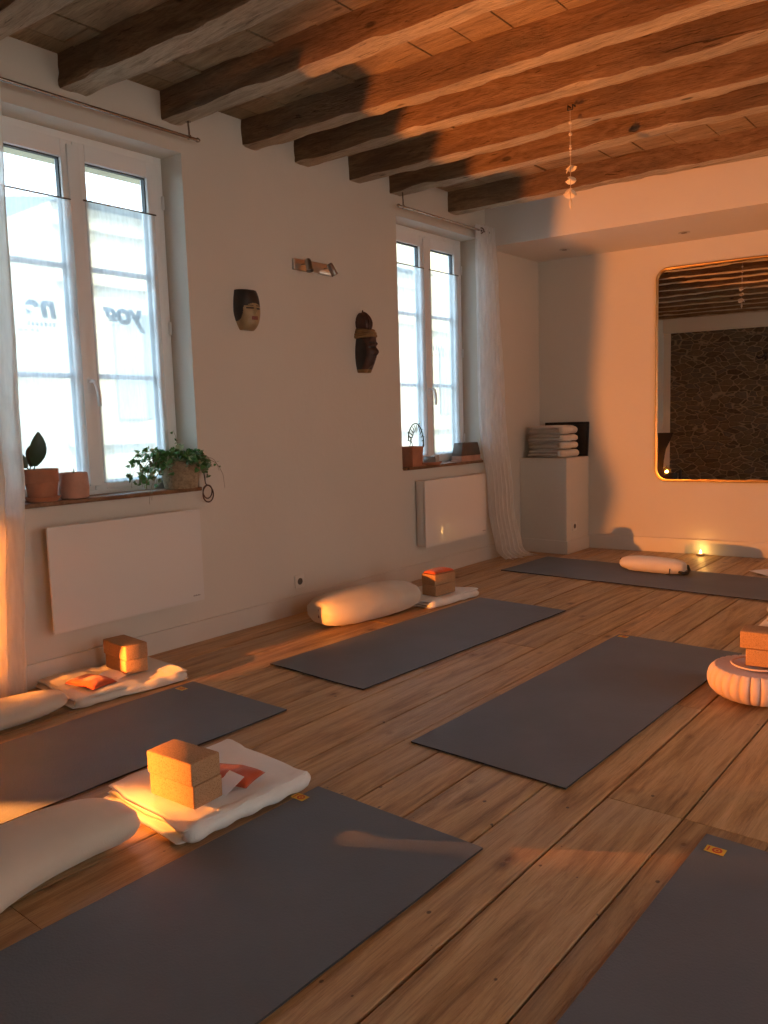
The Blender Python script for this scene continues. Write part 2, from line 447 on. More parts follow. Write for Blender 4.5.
# floor boards
bm = B()
xs = [0.0, .225, .455, .69, .925, 1.155, 1.39, 1.64, 1.815, 1.985, 2.18, 2.425, 2.62, 2.862, 3.10]
x = 3.10
while x < RX: x += random.uniform(.21, .25); xs.append(min(x, RX))
for i in range(len(xs) - 1):
    g = random.uniform(.0012, .0032)
    if i in (11, 12, 9): g = .0042
    cuts = [RY]
    if 2.6 < xs[i] < 4.0: cuts += [2.297, 5.0 + random.uniform(-.2, .3)]
    else:
        c = RY + random.uniform(1.2, 2.5) if i != 10 else 3.9
        while c < 6.8: cuts.append(c); c += random.uniform(2.4, 3.6)
    cuts.append(7.4)
    for a, b in zip(cuts[:-1], cuts[1:]):
        dz = random.uniform(-.0018, .0008)
        n = max(2, int((b - a) / .25)); w0, w1 = xs[i] + g, xs[i + 1] - g
        # gently uneven edges, each board an island
        L = []
        for k in range(n + 1):
            y = a + .0015 + (b - a - .003) * k / n
            j0 = .0016 * nz(y, xs[i], 3.1, 2.2); j1 = .0016 * nz(y, xs[i] + 9, 1.7, 2.2)
            L.append([bm.verts.new(p) for p in ((w0 + j0, y, -.02), (w0 + j0, y, dz - .002), (w0 + j0 + .003, y, dz), (w1 + j1 - .003, y, dz), (w1 + j1, y, dz - .002), (w1 + j1, y, -.02))])
        for k in range(n):
            for q in range(5):
                bm.faces.new((L[k][q], L[k][q + 1], L[k + 1][q + 1], L[k + 1][q])[::-1])
        bm.faces.new(L[0]); bm.faces.new(L[-1][::-1])
bmesh.ops.recalc_face_normals(bm, faces=bm.faces[:])
box(bm, 0, RX, RY, 7.4, -.06, -.018, mat=1)
struct('floor', bm, [M['floor'], M['gap']])
# ceiling boards run from the viewer to the far wall, above the beams
bm = B(); x = -.1
while x < RX + .1:
    w = random.uniform(.19, .27); y = RY - .1 - random.uniform(0, 1)
    while y < 7.5:
        Lp = random.uniform(1.1, 2.3); dz = random.uniform(-.006, .004)
        t_ = random.uniform(-.004, .004)
        vs = box(bm, x + .004, x + w - .004, y + .002, min(y + Lp, 7.6) - .002, ZC + dz, ZC + .03 + dz)
        y += Lp
    x += w
box(bm, -.1, RX + .2, RY - .2, 7.6, ZC + .034, ZC + .08)
struct('ceiling', bm, M['plank'])
# old beams
beams = []
def beam(y0, slope, w, zb=2.80, seed=0, wob=.012, x1=RX, chamf=.0, taper=0.0):
    bm = B(); n = 110; rings = []
    P = []
    for k in range(9): P.append((0, k / 8))            # near side, top -> bottom
    prof = [(-.0, 1.0), (-.0, .8), (0, .6), (0, .4), (0, .2), (.0, .06), (.03, .0), (.2, 0), (.4, 0), (.6, 0), (.8, 0), (.96, .0), (1, .07), (1, .3), (1, .65), (1, 1.0)]
    for i in range(n + 1):
        x = -.06 + (x1 + .06) * i / n
        yy = y0 + slope * x + wob * 1.6 * nz(x, seed * 7.3, .5, .9, 2)
        ww = w * (1 + .10 * nz(x, seed * 3.1, 4.2, .8, 3)) + taper * x
        zz = zb + wob * .9 * nz(x, seed * 5.7, 8.8, .8, 2)
        r = []
        for (a, b) in prof:
            p = Vector((x, yy + a * ww, zz + b * (ZC + .02 - zz)))
            d = wob * .38 * nz(p.x, p.y * 2.5, p.z * 2.5 + seed, 3.2, 4) + .004 * nz(p.x * .5, p.y * 3, p.z * 3, 9, 3)
            if b < .01: p.z += d
            elif a < .5: p.y += d * 1.3
            else: p.y -= d * 1.3
            if b < .1 and (a < .1 or a > .9): p.z += .006 * max(0, nz(p.x, seed, a, 5.5, 3)) * 3
            r.append(bm.verts.new(p))
        rings.append(r)
    m = len(prof)
    for i in range(n):
        for k in range(m - 1):
            f = bm.faces.new((rings[i][k], rings[i + 1][k], rings[i + 1][k + 1], rings[i][k + 1]))
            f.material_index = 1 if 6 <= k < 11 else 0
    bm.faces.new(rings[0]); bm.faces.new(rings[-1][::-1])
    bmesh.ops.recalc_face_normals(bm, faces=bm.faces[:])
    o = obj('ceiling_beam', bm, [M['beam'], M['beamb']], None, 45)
    return o
BEAMS = [  # y at the window wall, slope, width
 (-.62, .05, .14), (-.05, .05, .13), (.50, .05, .14), (1.03, .05, .13),
 (1.585, .055, .14), (2.14, .06, .14), (2.68, .065, .13), (3.235, .080, .12), (3.66, .066, .12), (4.17, .066, .12), (4.57, .07, .12), (5.31, .10, .13)]
BL = ['rearmost old oak ceiling beam, behind the viewer against the stone wall end', 'second old oak ceiling beam from the stone wall end', 'third old oak ceiling beam from the stone wall end', 'fourth old oak ceiling beam from the stone wall end',
 'weathered oak ceiling beam crossing the top left corner, before the first curtain rod', 'dark oak ceiling beam meeting the wall above the large left window',
 'oak ceiling beam whose wall end holds the left curtain rod', 'rough oak beam meeting the wall between left window and pale mask', 'oak beam meeting the wall above the spotlight bar',
 'oak beam with the hanging shell ornament', 'oak beam whose wall end holds the right curtain rod', 'last oak beam, closest to the white soffit']
for i, (y, s, w) in enumerate(BEAMS):
    o = beam(y, s, w, 2.80, i + 1, .014 if i != 7 else .024)
    tag(o, BL[i], 'beam', 'old oak ceiling beams', 'structure')
# soffit over the far end
bm = B()
ms = Matrix.Translation(K) @ Matrix.Rotation(A, 4, 'Z')
box(bm, -.15, RX + .6, -.90, .1, 2.61, ZC - .0, bev=.004, M=ms)
struct('trim_2', bm, M['soffit'], label='white boxed soffit above the far wall')
# baseboards
bm = B(); box(bm, -.002, .014, RY, 6.37, 0, .118, .003)
box(bm, -.002, .014, 6.36, 6.38, 0, .118); struct('baseboard_left', bm, M['base'])
bm = B(); box(bm, .45, RX + .4, -.014, .002, 0, .128, .003, M=ms); struct('baseboard_back', bm, M['base'])

# ------------------------------------------------------------------ windows
def make_window(nm, y0, y1, z0, z1, gl, gr, zg0, zg1, ymid, label):
    ox = -.14
    root = thing(nm, label, None, (ox, (y0 + y1) / 2, z0), kind='structure')
    off = (ox, (y0 + y1) / 2, z0)
    bm = B(); f = .045
    for a in ((y0, y0 + f, z0, z1), (y1 - f, y1, z0, z1), (y0 + f, y1 - f, z0, z0 + .03), (y0 + f, y1 - f, z1 - f, z1)):
        box(bm, ox - .07, ox, *a, .004)
    obj('window_frame', bm, M['pvc'], root, 40, off=off)
    for k, (a, b, ea, eb) in enumerate(((gl[0], gl[1], y0 + f - .004, ymid - .002), (gr[0], gr[1], ymid + .002, y1 - f + .004))):
        za, zb = z0 + .028, z1 - f + .006
        bm = B()
        box(bm, ox - .055, ox + .012, ea, a, za, zb, .006); box(bm, ox - .055, ox + .012, b, eb, za, zb, .006)
        box(bm, ox - .055, ox + .012, a - .001, b + .001, za, zg0, .005); box(bm, ox - .055, ox + .012, a - .001, b + .001, zg1, zb, .005)
        s = obj('sash', bm, M['pvc'], root, 40, off=off)
        bm = B(); q = .006
        for r in ((a, a + q, zg0, zg1), (b - q, b, zg0, zg1), (a, b, zg0, zg0 + q), (a, b, zg1 - q, zg1)): box(bm, ox - .034, ox - .008, *r)
        obj('gasket', bm, M['pvcg'], s, off=off)
        bm = B()
        for zb_ in (2.02, 1.48): box(bm, ox - .045, ox - .022, a, b, zb_ - .013, zb_ + .013, .003)
        obj('glazing_bar', bm, M['pvc'], s, 40, off=off)
        bm = B(); box(bm, ox - .036, ox - .030, a - .004, b + .004, zg0 - .004, zg1 + .004)
        obj('pane', bm, M['glass'], s, off=off)
    # bead covering the meeting stiles
    bm = B(); box(bm, ox + .010, ox + .024, ymid - .036, ymid + .030, z0 + .05, z1 - .06, .006)
    obj('mullion_cover', bm, M['pvc'], root, 40, off=off)
    bm = B(); box(bm, ox + .020, ox + .030, ymid - .014, ymid + .014, 1.40, 1.47, .006)
    h = obj('handle', bm, M['pvc'], root, 40, off=off)
    bm = B()
    tube(bm, [(ox + .026, ymid, 1.45), (ox + .058, ymid, 1.45), (ox + .066, ymid + .006, 1.44), (ox + .070, ymid + .014, 1.41), (ox + .070, ymid + .020, 1.37), (ox + .066, ymid + .022, 1.325)], [.009, .009, .010, .011, .011, .009], 12)
    obj('lever', bm, M['pvc'], h, True, off=off)
    bm = B()
    for zz in (1.05, 1.75, 2.42):
        tube(bm, [(ox + .012, y1 - .012, zz - .035), (ox + .012, y1 - .012, zz + .035)], .008, 10)
    obj('hinge', bm, M['pvc'], root, True, off=off)
    return root, off
w1, off1 = make_window('window_1', 1.70, 2.775, .868, 2.66, (1.805, 2.18), (2.31, 2.668), .938, 2.535, 2.245, 'large white casement window nearest the viewer, with ivy on its sill')
w2, off2 = make_window('window_2', 4.645, 5.69, .858, 2.66, (4.755, 5.108), (5.25, 5.575), .938, 2.535, 5.178, 'white casement window next to the full-length curtain')
for k, (a, b) in enumerate(RW):
    root = thing('window_%d' % (k + 3), 'added tall window in the unseen right-hand wall, for fill daylight', None, (RX + .12, (a + b) / 2, .12), kind='structure')
    oo = (RX + .12, (a + b) / 2, .12); X_ = RX + .12
    bm = B()
    for q in ((a, a + .06, .12, 2.45), (b - .06, b, .12, 2.45), (a, b, .12, .19), (a, b, 2.38, 2.45), ((a + b) / 2 - .05, (a + b) / 2 + .05, .12, 2.45)): box(bm, X_ - .03, X_ + .03, *q, .004)
    obj('window_frame', bm, M['pvc'], root, 40, off=oo)
    bm = B(); box(bm, X_ - .003, X_ + .003, a + .05, b - .05, .18, 2.39); obj('pane', bm, M['glass'], root, off=oo)
# exterior lintel and jamb stones
bm = B(); box(bm, -.46, -.36, 1.2, 3.25, 2.60, 2.95); struct('trim_3', bm, M['facade'])
# vinyl lettering on the glass, to be read from the street
def lettering(txt, y_start, z, size, mat, parent, off, bold=.0):
    c = bpy.data.curves.new('lettering', 'FONT'); c.body = txt; c.size = size; c.extrude = .0006; c.offset = bold; c.shear = .15
    o = link(bpy.data.objects.new('lettering', c)); c.materials.append(mat)
    o.matrix_world = Matrix(((0, 0, -1, -.182), (-1, 0, 0, y_start), (0, 1, 0, z), (0, 0, 0, 1)))
    mw = o.matrix_world.copy(); o.parent = parent; o.matrix_local = Matrix.Translation(-Vector(off)) @ mw
    return o
lettering('yog', 2.625, 1.765, .155, M['shut'], w1, off1, .007)
lettering('ne', 2.13, 1.765, .155, M['shut'], w1, off1, .007)
bm = B(); y = 2.12
for k in range(7):
    box(bm, -.183, -.182, y - .012, y, 1.718, 1.736); y -= .022
for k in range(4): box(bm, -.183, -.182, 2.02 - k * .03, 2.035 - k * .03, 1.69, 1.70)
obj('small_lettering', bm, M['paper'], w1, off=off1)
bm = B()
for k, yy in enumerate((5.47, 5.44, 5.40, 5.37, 5.33, 5.30)):
    box(bm, -.183, -.182, yy, yy + .014, 1.76, 1.80 + .012 * (k % 2), M=Matrix.Shear('XY', 4, (0, 0)) if False else None)
for k in range(4): box(bm, -.183, -.182, 5.46 - k * .05, 5.475 - k * .05, 1.72, 1.74)
obj('small_lettering', bm, M['shut'], w2, off=off2)
# sills
def sill(y0, y1, z, lab):
    bm = B(); box(bm, -.142, .028, y0, y1, z - .022, z, .004)
    o = obj('window_sill', bm, M['sillwood'], None, 40); tag(o, lab, 'window sill', kind='structure')
sill(1.785, 2.80, .874, 'brown wooden sill under the window nearest the viewer')
sill(4.66, 5.724, .862, 'brown wooden sill under the window beside the long curtain')
# half-height voile on each sash
def voile(y0, y1, z0, z1, seed, label):
    x = -.121
    root = thing('net_curtain', label, 'curtain', (x, (y0 + y1) / 2, z0), group='net half curtains on the window sashes')
    bm = B()
    def f(u, v):
        y = y0 + (y1 - y0) * u; z = z1 - (z1 - z0) * v
        a = .0018 + .003 * v
        return Vector((x + a * math.sin(u * 40 + seed + 1.3 * math.sin(u * 9 + seed)) + .004 * nz(y, z, seed, 3), y + .004 * nz(z, seed, 1, 1.2) * v, z))
    grid(bm, f, 120, 24)
    obj('fabric', bm, M['voile'], root, True, off=(x, (y0 + y1) / 2, z0))
    bm = B(); tube(bm, [(x, y0 - .008, z1), (x, y1 + .008, z1)], .0045, 8)
    obj('wire_rod', bm, M['rod'], root, True, off=(x, (y0 + y1) / 2, z0))
voile(1.775, 2.212, .93, 2.335, 1, 'voile half curtain on the left sash of the window nearest the viewer')
voile(2.290, 2.700, .93, 2.345, 4, 'voile half curtain on the right sash of the window nearest the viewer')
voile(4.725, 5.150, .93, 2.372, 7, 'voile half curtain on the left sash of the far window')
voile(5.222, 5.612, .93, 2.372, 9, 'voile half curtain on the right sash of the far window')

# ------------------------------------------------------------------ curtain rods and long curtains
def rod(y0, y1, x, z, ybr, ztop, label):
    root = thing('curtain_rod', label, 'curtain rod', (x, (y0 + y1) / 2, z)); off = (x, (y0 + y1) / 2, z)
    bm = B(); tube(bm, [(x, y0, z), (x, y1, z)], .0085, 14); obj('pole', bm, M['rod'], root, 40, off=off)
    for ye, s in ((y0, -1), (y1, 1)):
        bm = B(); tube(bm, [(x, ye, z), (x, ye + s * .006, z), (x, ye + s * .012, z), (x, ye + s * .022, z)], [.010, .013, .012, .008], 14); obj('finial', bm, M['rod'], root, 40, off=off)
    for yb in ybr:
        bm = B(); tube(bm, [(x, yb, z), (x, yb, z + .03), (x - .004, yb, ztop)], .005, 8); lathe(bm, [(.0, 0), (.016, 0), (.016, .004), (0, .004)], 14, (x - .004, yb, ztop - .006))
        box(bm, x - .011, x + .011, yb - .006, yb + .006, z - .011, z + .011, .003)
        obj('bracket', bm, M['rod'], root, 40, off=off)
rod(.95, 2.845, .082, 2.722, (2.80, 1.05), 2.806, 'thin metal curtain rod over the window nearest the viewer')
rod(4.595, 5.76, .082, 2.702, (4.64,), 2.812, 'thin metal curtain rod over the far window')
def curtain(name, label, edge0, edge1, zt, zb, folds, amp, seed, rings_at, rodx, rodz, extra=None, fab=None, nu=240, nv=90):
    """edge0/edge1(z) -> (x,y) of the two vertical edges"""
    o3 = (rodx, rings_at[0], 0)
    root = thing(name, label, 'curtain', o3)
    bm = B()
    def f(u, v):
        z = zt + (zb - zt) * v
        a = Vector((*edge0(z), 0)); b = Vector((*edge1(z), 0)); d = b - a; n = Vector((-d.y, d.x, 0)).normalized()
        p = a + d * u
        am = amp * min(1, (1 - u) * 9) * (.75 + .45 * v) * (1 + .35 * nz(u * 3, z, seed, 1.1))
        ph = u * folds * 2 * PI + .5 * math.sin(u * 7 + seed) + .5 * nz(u * 2, z, seed + 5, .9)
        p += n * am * math.sin(ph) + d.normalized() * am * .35 * math.sin(2 * ph + .6)
        p += n * .006 * nz(u * 30, z * 2, seed, 1, 3)
        p.z = z
        if extra: p = extra(p, u, v)
        return p
    grid(bm, f, nu, nv)
    obj('fabric', bm, fab or M['linen'], root, True, off=o3)
    for yr in rings_at:
        bm = B(); tube(bm, [(rodx + .021 * math.cos(t), yr + .010 * math.cos(t), rodz + .021 * math.sin(t)) for t in [2 * PI * k / 24 for k in range(24)]], .005, 8, closed=True)
        obj('eyelet', bm, M['rod'], root, True, off=o3)
def lerp_tab(tab):
    def g(z):
        if z >= tab[0][0]: return tab[0][1:]
        for a, b in zip(tab[:-1], tab[1:]):
            if a[0] >= z >= b[0]:
                t = (a[0] - z) / (a[0] - b[0] + 1e-9); t = t * t * (3 - 2 * t)
                return tuple(a[i] + (b[i] - a[i]) * t for i in (1, 2))
        return tab[-1][1:]
    return g
def pud(p, u, v):
    if p.z < .10:
        k = (.10 - p.z) / .10
        p.y += .13 * k * k * (.3 + u); p.x += .05 * k * k * (1 + .5 * math.sin(u * 19)); p.z = max(p.z, .004 + .006 * abs(math.sin(u * 23)))
    return p
curtain('long_curtain', 'full-length sheer white curtain beside the far window, hem trailing on floor', lerp_tab([(2.76, .075, 5.60), (1.3, .075, 5.61), (.5, .09, 5.72), (0, .11, 5.80)]),
        lerp_tab([(2.76, .10, 5.83), (2.3, .11, 5.87), (1.3, .13, 5.92), (.5, .17, 5.97), (0, .22, 6.04)]), 2.745, .0, 6, .026, 3, (5.655,), .082, 2.702, pud, M['linen2'])
curtain('long_curtain', 'sheer curtain at the left edge glowing orange near the floor', lerp_tab([(2.76, .07, 1.802), (2.0, .05, 1.785), (1.0, .045, 1.77), (.80, .02, 1.765), (.45, .02, 1.74), (.2, .02, 1.72), (0, .02, 1.71)]),
        lerp_tab([(2.76, .12, 1.16), (1.5, .17, 1.15), (.8, .20, 1.14), (.1, .19, 1.12), (0, .18, 1.12)]), 2.765, .004, 7, .035, 8, (1.72, 1.45, 1.2), .082, 2.722)

# ------------------------------------------------------------------ heaters
def heater(label, y0, y1, z0, z1, inset, bow, group=None):
    yc = (y0 + y1) / 2; off = (0, yc, z0)
    root = thing('panel_heater', label, 'heater', off)
    bm = B(); box(bm, .012, .082, y0 + inset, y1 - inset, z0 + inset * .6, z1 - inset * .6, .006); obj('body', bm, M['heaterb'], root, 40, off=off)
    bm = B(); n = 24
    def f(u, v):
        return Vector((.098 + bow * (1 - (2 * u - 1) ** 6) - .010 * (v - .5) * 0, y0 + (y1 - y0) * u, z0 + (z1 - z0) * v))
    a = grid(bm, f, n, 6)
    r = bmesh.ops.extrude_face_region(bm, geom=bm.faces[:])
    for v in [g for g in r['geom'] if isinstance(g, bmesh.types.BMVert)]: v.co.x -= .010
    bmesh.ops.recalc_face_normals(bm, faces=bm.faces[:])
    bmesh.ops.bevel(bm, geom=[e for e in bm.edges if e.is_manifold and e.calc_face_angle(0) > 1], offset=.0025, segments=2, affect='EDGES')
    obj('front_panel', bm, M['heater'], root, 40, off=off)
    bm = B(); xf = .099 + bow
    for k in range(6): box(bm, xf, xf + .0006, y1 - .075 + k * .008, y1 - .070 + k * .008, z0 + .03, z0 + .038 - (k % 2) * .003)
    obj('printed_mark', bm, M['grey'], root, off=off)
    bm = B(); box(bm, .002, .03, yc - .06, yc + .06, z0 - .018, z0 + .04, .003); box(bm, .002, .014, yc - .2, yc + .2, z0 + .1, z1 - .08); obj('bracket', bm, M['heaterb'], root, 40, off=off)
    return root
heater('wide flat white glass panel heater under the ivy window', 1.845, 2.722, .257, .760, .05, 0)
heater('white panel heater with curved front under the far window', 4.79, 5.64, .253, .755, .004, .012)

# ------------------------------------------------------------------ plinth with blankets
pl_off = (.235, 6.59, 0)
root = thing('plinth', 'white boxy plinth in the corner beside the mirror wall', 'plinth', pl_off)
yb = lambda x: K.y + math.tan(A) * x
bm = B()
v = [bm.verts.new(p) for p in ((.002, 6.375, 0), (.468, 6.36, 0), (.468, yb(.468) - .002, 0), (.002, yb(0) - .002, 0), (.002, 6.375, .84), (.468, 6.36, .84), (.468, yb(.468) - .002, .84), (.002, yb(0) - .002, .84))]
for q in ((3, 2, 1, 0), (4, 5, 6, 7), (0, 1, 5, 4), (1, 2, 6, 5), (2, 3, 7, 6), (3, 0, 4, 7)): bm.faces.new([v[i] for i in q])
bmesh.ops.bevel(bm, geom=bm.edges[:], offset=.004, segments=2, affect='EDGES')
obj('body', bm, M['wall'], root, off=pl_off)
bm = B(); box(bm, .014, .482, 6.343, 6.359, .001, .118, .003, M=None); box(bm, .468, .482, 6.345, yb(.47) - .016, .001, .118, .003); obj('skirting', bm, M['base'], root, off=pl_off)
def outlet(label, loc, rz, plug=False):
    o = thing('wall_outlet', label, 'outlet', loc, rz)     # local: faces +x
    bm = B(); box(bm, 0, .010, -.041, .041, -.041, .041, .004); pl = obj('cover_plate', bm, M['outlet'], o, 40)
    bm = B(); Mx = Matrix.Rotation(PI / 2, 4, 'Y')
    lathe(bm, [(.0215, .0101), (.0215, .0112), (.0195, .0115), (.019, .0050 + .0055), (0, .0052 + .005)], 28, M=Mx)
    obj('socket', bm, M['socket'], pl, 40)
    if plug:
        bm = B(); tube(bm, [(.011, 0, -.004), (.03, 0, -.006), (.05, 0, -.02)], [.02, .018, .009], 14); obj('plug', bm, M['black'], o, 40)
outlet('cream wall outlet above the baseboard between the two heaters', (0, 3.545, .205), 0)
outlet('wall outlet with black plug behind the trailing curtain', (0, 6.235, .215), 0, True)
outlet('wall outlet on the side of the white plinth', (.468, 6.50, .235), 0)

def folded_cloth(bm, L, W, layers, th, seed, fold_axis='y', jitter=.012, sag=.006, nu=40, nv=30, mat=0):
    """pile of folded layers; rounded fold at -x side; origin at centre bottom"""
    z = 0
    for k in range(layers):
        jx, jy = random.uniform(-jitter, jitter), random.uniform(-jitter, jitter)
        l = L * (1 - .02 * k) + random.uniform(-.01, .01); w = W + random.uniform(-.012, .012)
        t = th / layers * random.uniform(.9, 1.1); ang = random.uniform(-.02, .02)
        zc = z + t / 2
        def f(u, v, zc=zc, t=t, l=l, w=w, jx=jx, jy=jy, ang=ang, k=k):
            # closed superelliptic loop in (x,z), swept along y with rounded ends
            th_ = 2 * PI * u; y = (v * 2 - 1)
            e = (1 - abs(y) ** 14) ** .5 if abs(y) < 1 else 0
            e = max(e, .02)
            cx = sg(math.cos(th_), .28) * w / 2; cz = sg(math.sin(th_), .7) * t / 2 * 1.08 * e
            p = Vector((cx * (.97 + .03 * e) + jx, y * l / 2 + jy, zc + cz))
            p.z += sag * nz(p.x * 5, p.y * 5, seed + k * .3, 1, 3) * (.4 + .6 * (k + 1) / layers) * (1 if k else .3)
            p.x += .010 * nz(p.y * 5, p.z * 8, seed + k, 1, 2); p.y += .012 * nz(p.x * 5, p.z * 9, seed + k + 4, 1, 2)
            c, s = math.cos(ang), math.sin(ang)
            return Vector((p.x * c - p.y * s, p.x * s + p.y * c, max(p.z, .0015)))
        vs = grid(bm, f, nu, nv, mat, closed_u=True)
        for ring in (vs[0], vs[-1]):
            bm.faces.new(ring)
        z += t
bl_c = [(.19, 6.555), (.195, 6.56), (.20, 6.555), (.185, 6.56)]
bz = .842
for k in range(4):
    bm = B(); n = 36
    hh = (.072, .062, .060, .072)[k]
    folded_cloth(bm, .30, .325, 2, hh, 20 + k, jitter=.006, sag=.005)
    # rolled fold on the side facing the room
    tube(bm, [(.165 + .012 * math.sin(y * 20 + k), y, hh / 2 + .003 * math.sin(y * 31)) for y in [(-.148 + .296 * i / 14) for i in range(15)]], [hh * .40] + [hh * .47] * 13 + [hh * .40], 14)
    tube(bm, [(.18 + .01 * math.sin(y * 27 + k), y, hh * .52) for y in [(-.12 + .24 * i / 10) for i in range(11)]], [hh * .2] + [hh * .27] * 9 + [hh * .2], 12)
    for v in bm.verts: v.co.z = max(v.co.z, .001)
    o = obj('folded_blanket', bm, M['blanket'], None, True, loc=(bl_c[k][0] + .035, bl_c[k][1], bz), rot=(0, 0, random.uniform(-.03, .03)))
    tag(o, ['beige folded blanket at the bottom of the stack on the white plinth', 'beige folded blanket, second from the bottom of the plinth stack', 'beige folded blanket, second from the top of the plinth stack', 'beige folded blanket on top of the stack on the white plinth'][k], 'blanket', 'folded blankets on the white plinth')
    bz += hh + .004
# dark frame leaning behind the blankets
root = thing('picture_frame', 'dark empty frame standing behind the folded blankets on the plinth', 'frame', (.27, 6.745, .842), A * .8)
bm = B(); w_, h_, t_ = .21, .31, .022
Mt = Matrix.Rotation(rad(-7), 4, 'X')
for a in ((-w_, w_, 0, t_), (-w_, w_, h_ - t_, h_), (-w_, -w_ + t_, 0, h_), (w_ - t_, w_, 0, h_)): box(bm, a[0], a[1], -.012, .012, a[2], a[3], .003, M=Mt)
obj('rim', bm, M['black'], root, 40)
bm = B(); box(bm, -w_ + .01, w_ - .01, -.002, .002, .01, h_ - .01, M=Mt); obj('backing', bm, M['masktile'], root)

# ------------------------------------------------------------------ mirror
s0, s1, z0, z1, mr = 1.062, 2.55, .619, 2.417, .09
def rr(s0, s1, z0, z1, r, n=10):
    pts = []
    for cx, cz, a0 in ((s1 - r, z1 - r, 0), (s0 + r, z1 - r, 90), (s0 + r, z0 + r, 180), (s1 - r, z0 + r, 270)):
        for k in range(n + 1):
            a = rad(a0 + 90 * k / n); pts.append((cx + r * math.cos(a), cz + r * math.sin(a)))
    return pts
moff = onback((s0 + s1) / 2, 0, z0)
root = thing('wall_mirror', 'large mirror with rounded corners and thin gilt frame on the far wall', 'mirror', moff)
bm = B(); tube(bm, [onback(s, .022, z) for s, z in rr(s0 + .010, s1 - .010, z0 + .010, z1 - .010, mr)], .0105, 8, closed=True)
obj('frame', bm, M['gold'], root, True, off=moff)
bm = B(); loops = []
for off_, ins in ((.002, .012), (.026, .012), (.026, .020)):
    loops.append([bm.verts.new(onback(s, off_, z)) for s, z in rr(s0 + ins, s1 - ins, z0 + ins, z1 - ins, mr)])
n = len(loops[0])
for a, b in zip(loops[:-1], loops[1:]):
    for k in range(n): bm.faces.new((a[k], a[(k + 1) % n], b[(k + 1) % n], b[k]))
obj('backing', bm, M['gold'], root, 40, off=moff)
bm = B(); bm.faces.new([bm.verts.new(onback(s, .018, z)) for s, z in rr(s0 + .014, s1 - .014, z0 + .014, z1 - .014, mr)])
if bm.faces[:][0].normal.dot(NB) < 0: pass
bm.normal_update()
obj('glass', bm, M['mirror'], root, off=moff)
# downlights in the soffit
for x, y, lab in ((.43, 6.42, 'small round downlight in the soffit above the plinth'), (1.39, 6.55, 'small round downlight in the soffit above the mirror')):
    root = thing('downlight', lab, 'ceiling light', (x, y, 2.609))
    bm = B(); lathe(bm, [(.024, 0.0), (.026, -.004), (.042, -.005), (.044, -.001), (.044, .0)], 28); obj('trim_ring', bm, M['chrome'], root, True)
    bm = B(); lathe(bm, [(.0, -.0015), (.024, -.0015)], 24); obj('lens', bm, M['socket'], root, True)

# ------------------------------------------------------------------ masks
def mask_pale():
    root = thing('wall_mask', 'small carved mask with pale ochre face and dark crown', 'mask', (0, 3.20, 1.87))
    W, H, D = .088, .113, .085
    bm = B(); n, m = 64, 56
    def f(u, v):
        a = (u * 2 - 1); b = (v * 2 - 1)             # a across (y), b up
        ww = W * (1 - .48 * max(0, -b) ** 1.8 - .16 * max(0, b) ** 2) 
        x = D * max(0, (1 - abs(a) ** 2.4)) ** .5 * (1 - .28 * max(0, b) ** 3 - .45 * max(0, -b) ** 6)
        # nose, brow, lips, chin
        x += .020 * math.exp(-(a / .13) ** 2) * math.exp(-((b + .08) / .16) ** 2) * (1 - .5 * (b + .08))
        x += .007 * math.exp(-((abs(a) - .35) / .22) ** 2) * math.exp(-((b - .17) / .06) ** 2)
        x -= .008 * math.exp(-((abs(a) - .36) / .17) ** 2) * math.exp(-((b - .06) / .06) ** 2)
        x += .007 * math.exp(-(a / .24) ** 2) * (math.exp(-((b + .40) / .035) ** 2) + math.exp(-((b + .49) / .04) ** 2))
        x += .006 * math.exp(-(a / .25) ** 2) * math.exp(-((b + .75) / .12) ** 2)
        return Vector((x, a * ww, b * H))
    grid(bm, f, n, m)
    for fc in bm.faces:
        c = fc.calc_center_median(); a, b = c.y / W, c.z / H
        edge = abs(a) > .70 + .0 * b
        if b > .32 - .30 * abs(a) ** 1.5 or (abs(a) > .74 - .12 * b and b > -.55): fc.material_index = 1
        elif abs(a) < .26 and -.53 < b < -.36: fc.material_index = 2
        elif .12 < abs(a) < .58 and (.02 < b < .075 or .15 < b < .20): fc.material_index = 1
    r = bmesh.ops.extrude_face_region(bm, geom=bm.faces[:])
    for v in [g for g in r['geom'] if isinstance(g, bmesh.types.BMVert)]: v.co.x = .002
    obj('face', bm, [M['maskface'], M['masktile'], M['maskred']], root, 50)
    bm = B()
    # pointed crown with side leaves
    for s, y, h, w in ((0, 0, .05, .030), (1, .040, .034, .022), (1, -.040, .034, .022)):
        grid(bm, lambda u, v: Vector((.004 + (.050 - abs(y) * .35) * (1 - v * .75) * math.sin(PI * u) ** .6, y + (u - .5) * 2 * w * (1 - v ** 1.6), .070 + v * h)), 14, 10)
    tube(bm, [(.058 * max(0.05, 1 - abs(a) ** 2.4) ** .5, a * .078, .048 - .02 * a * a) for a in [(-1 + 2 * i / 20) for i in range(21)]], .006, 8)
    obj('crown', bm, M['maskwood'], root, 50)
mask_pale()
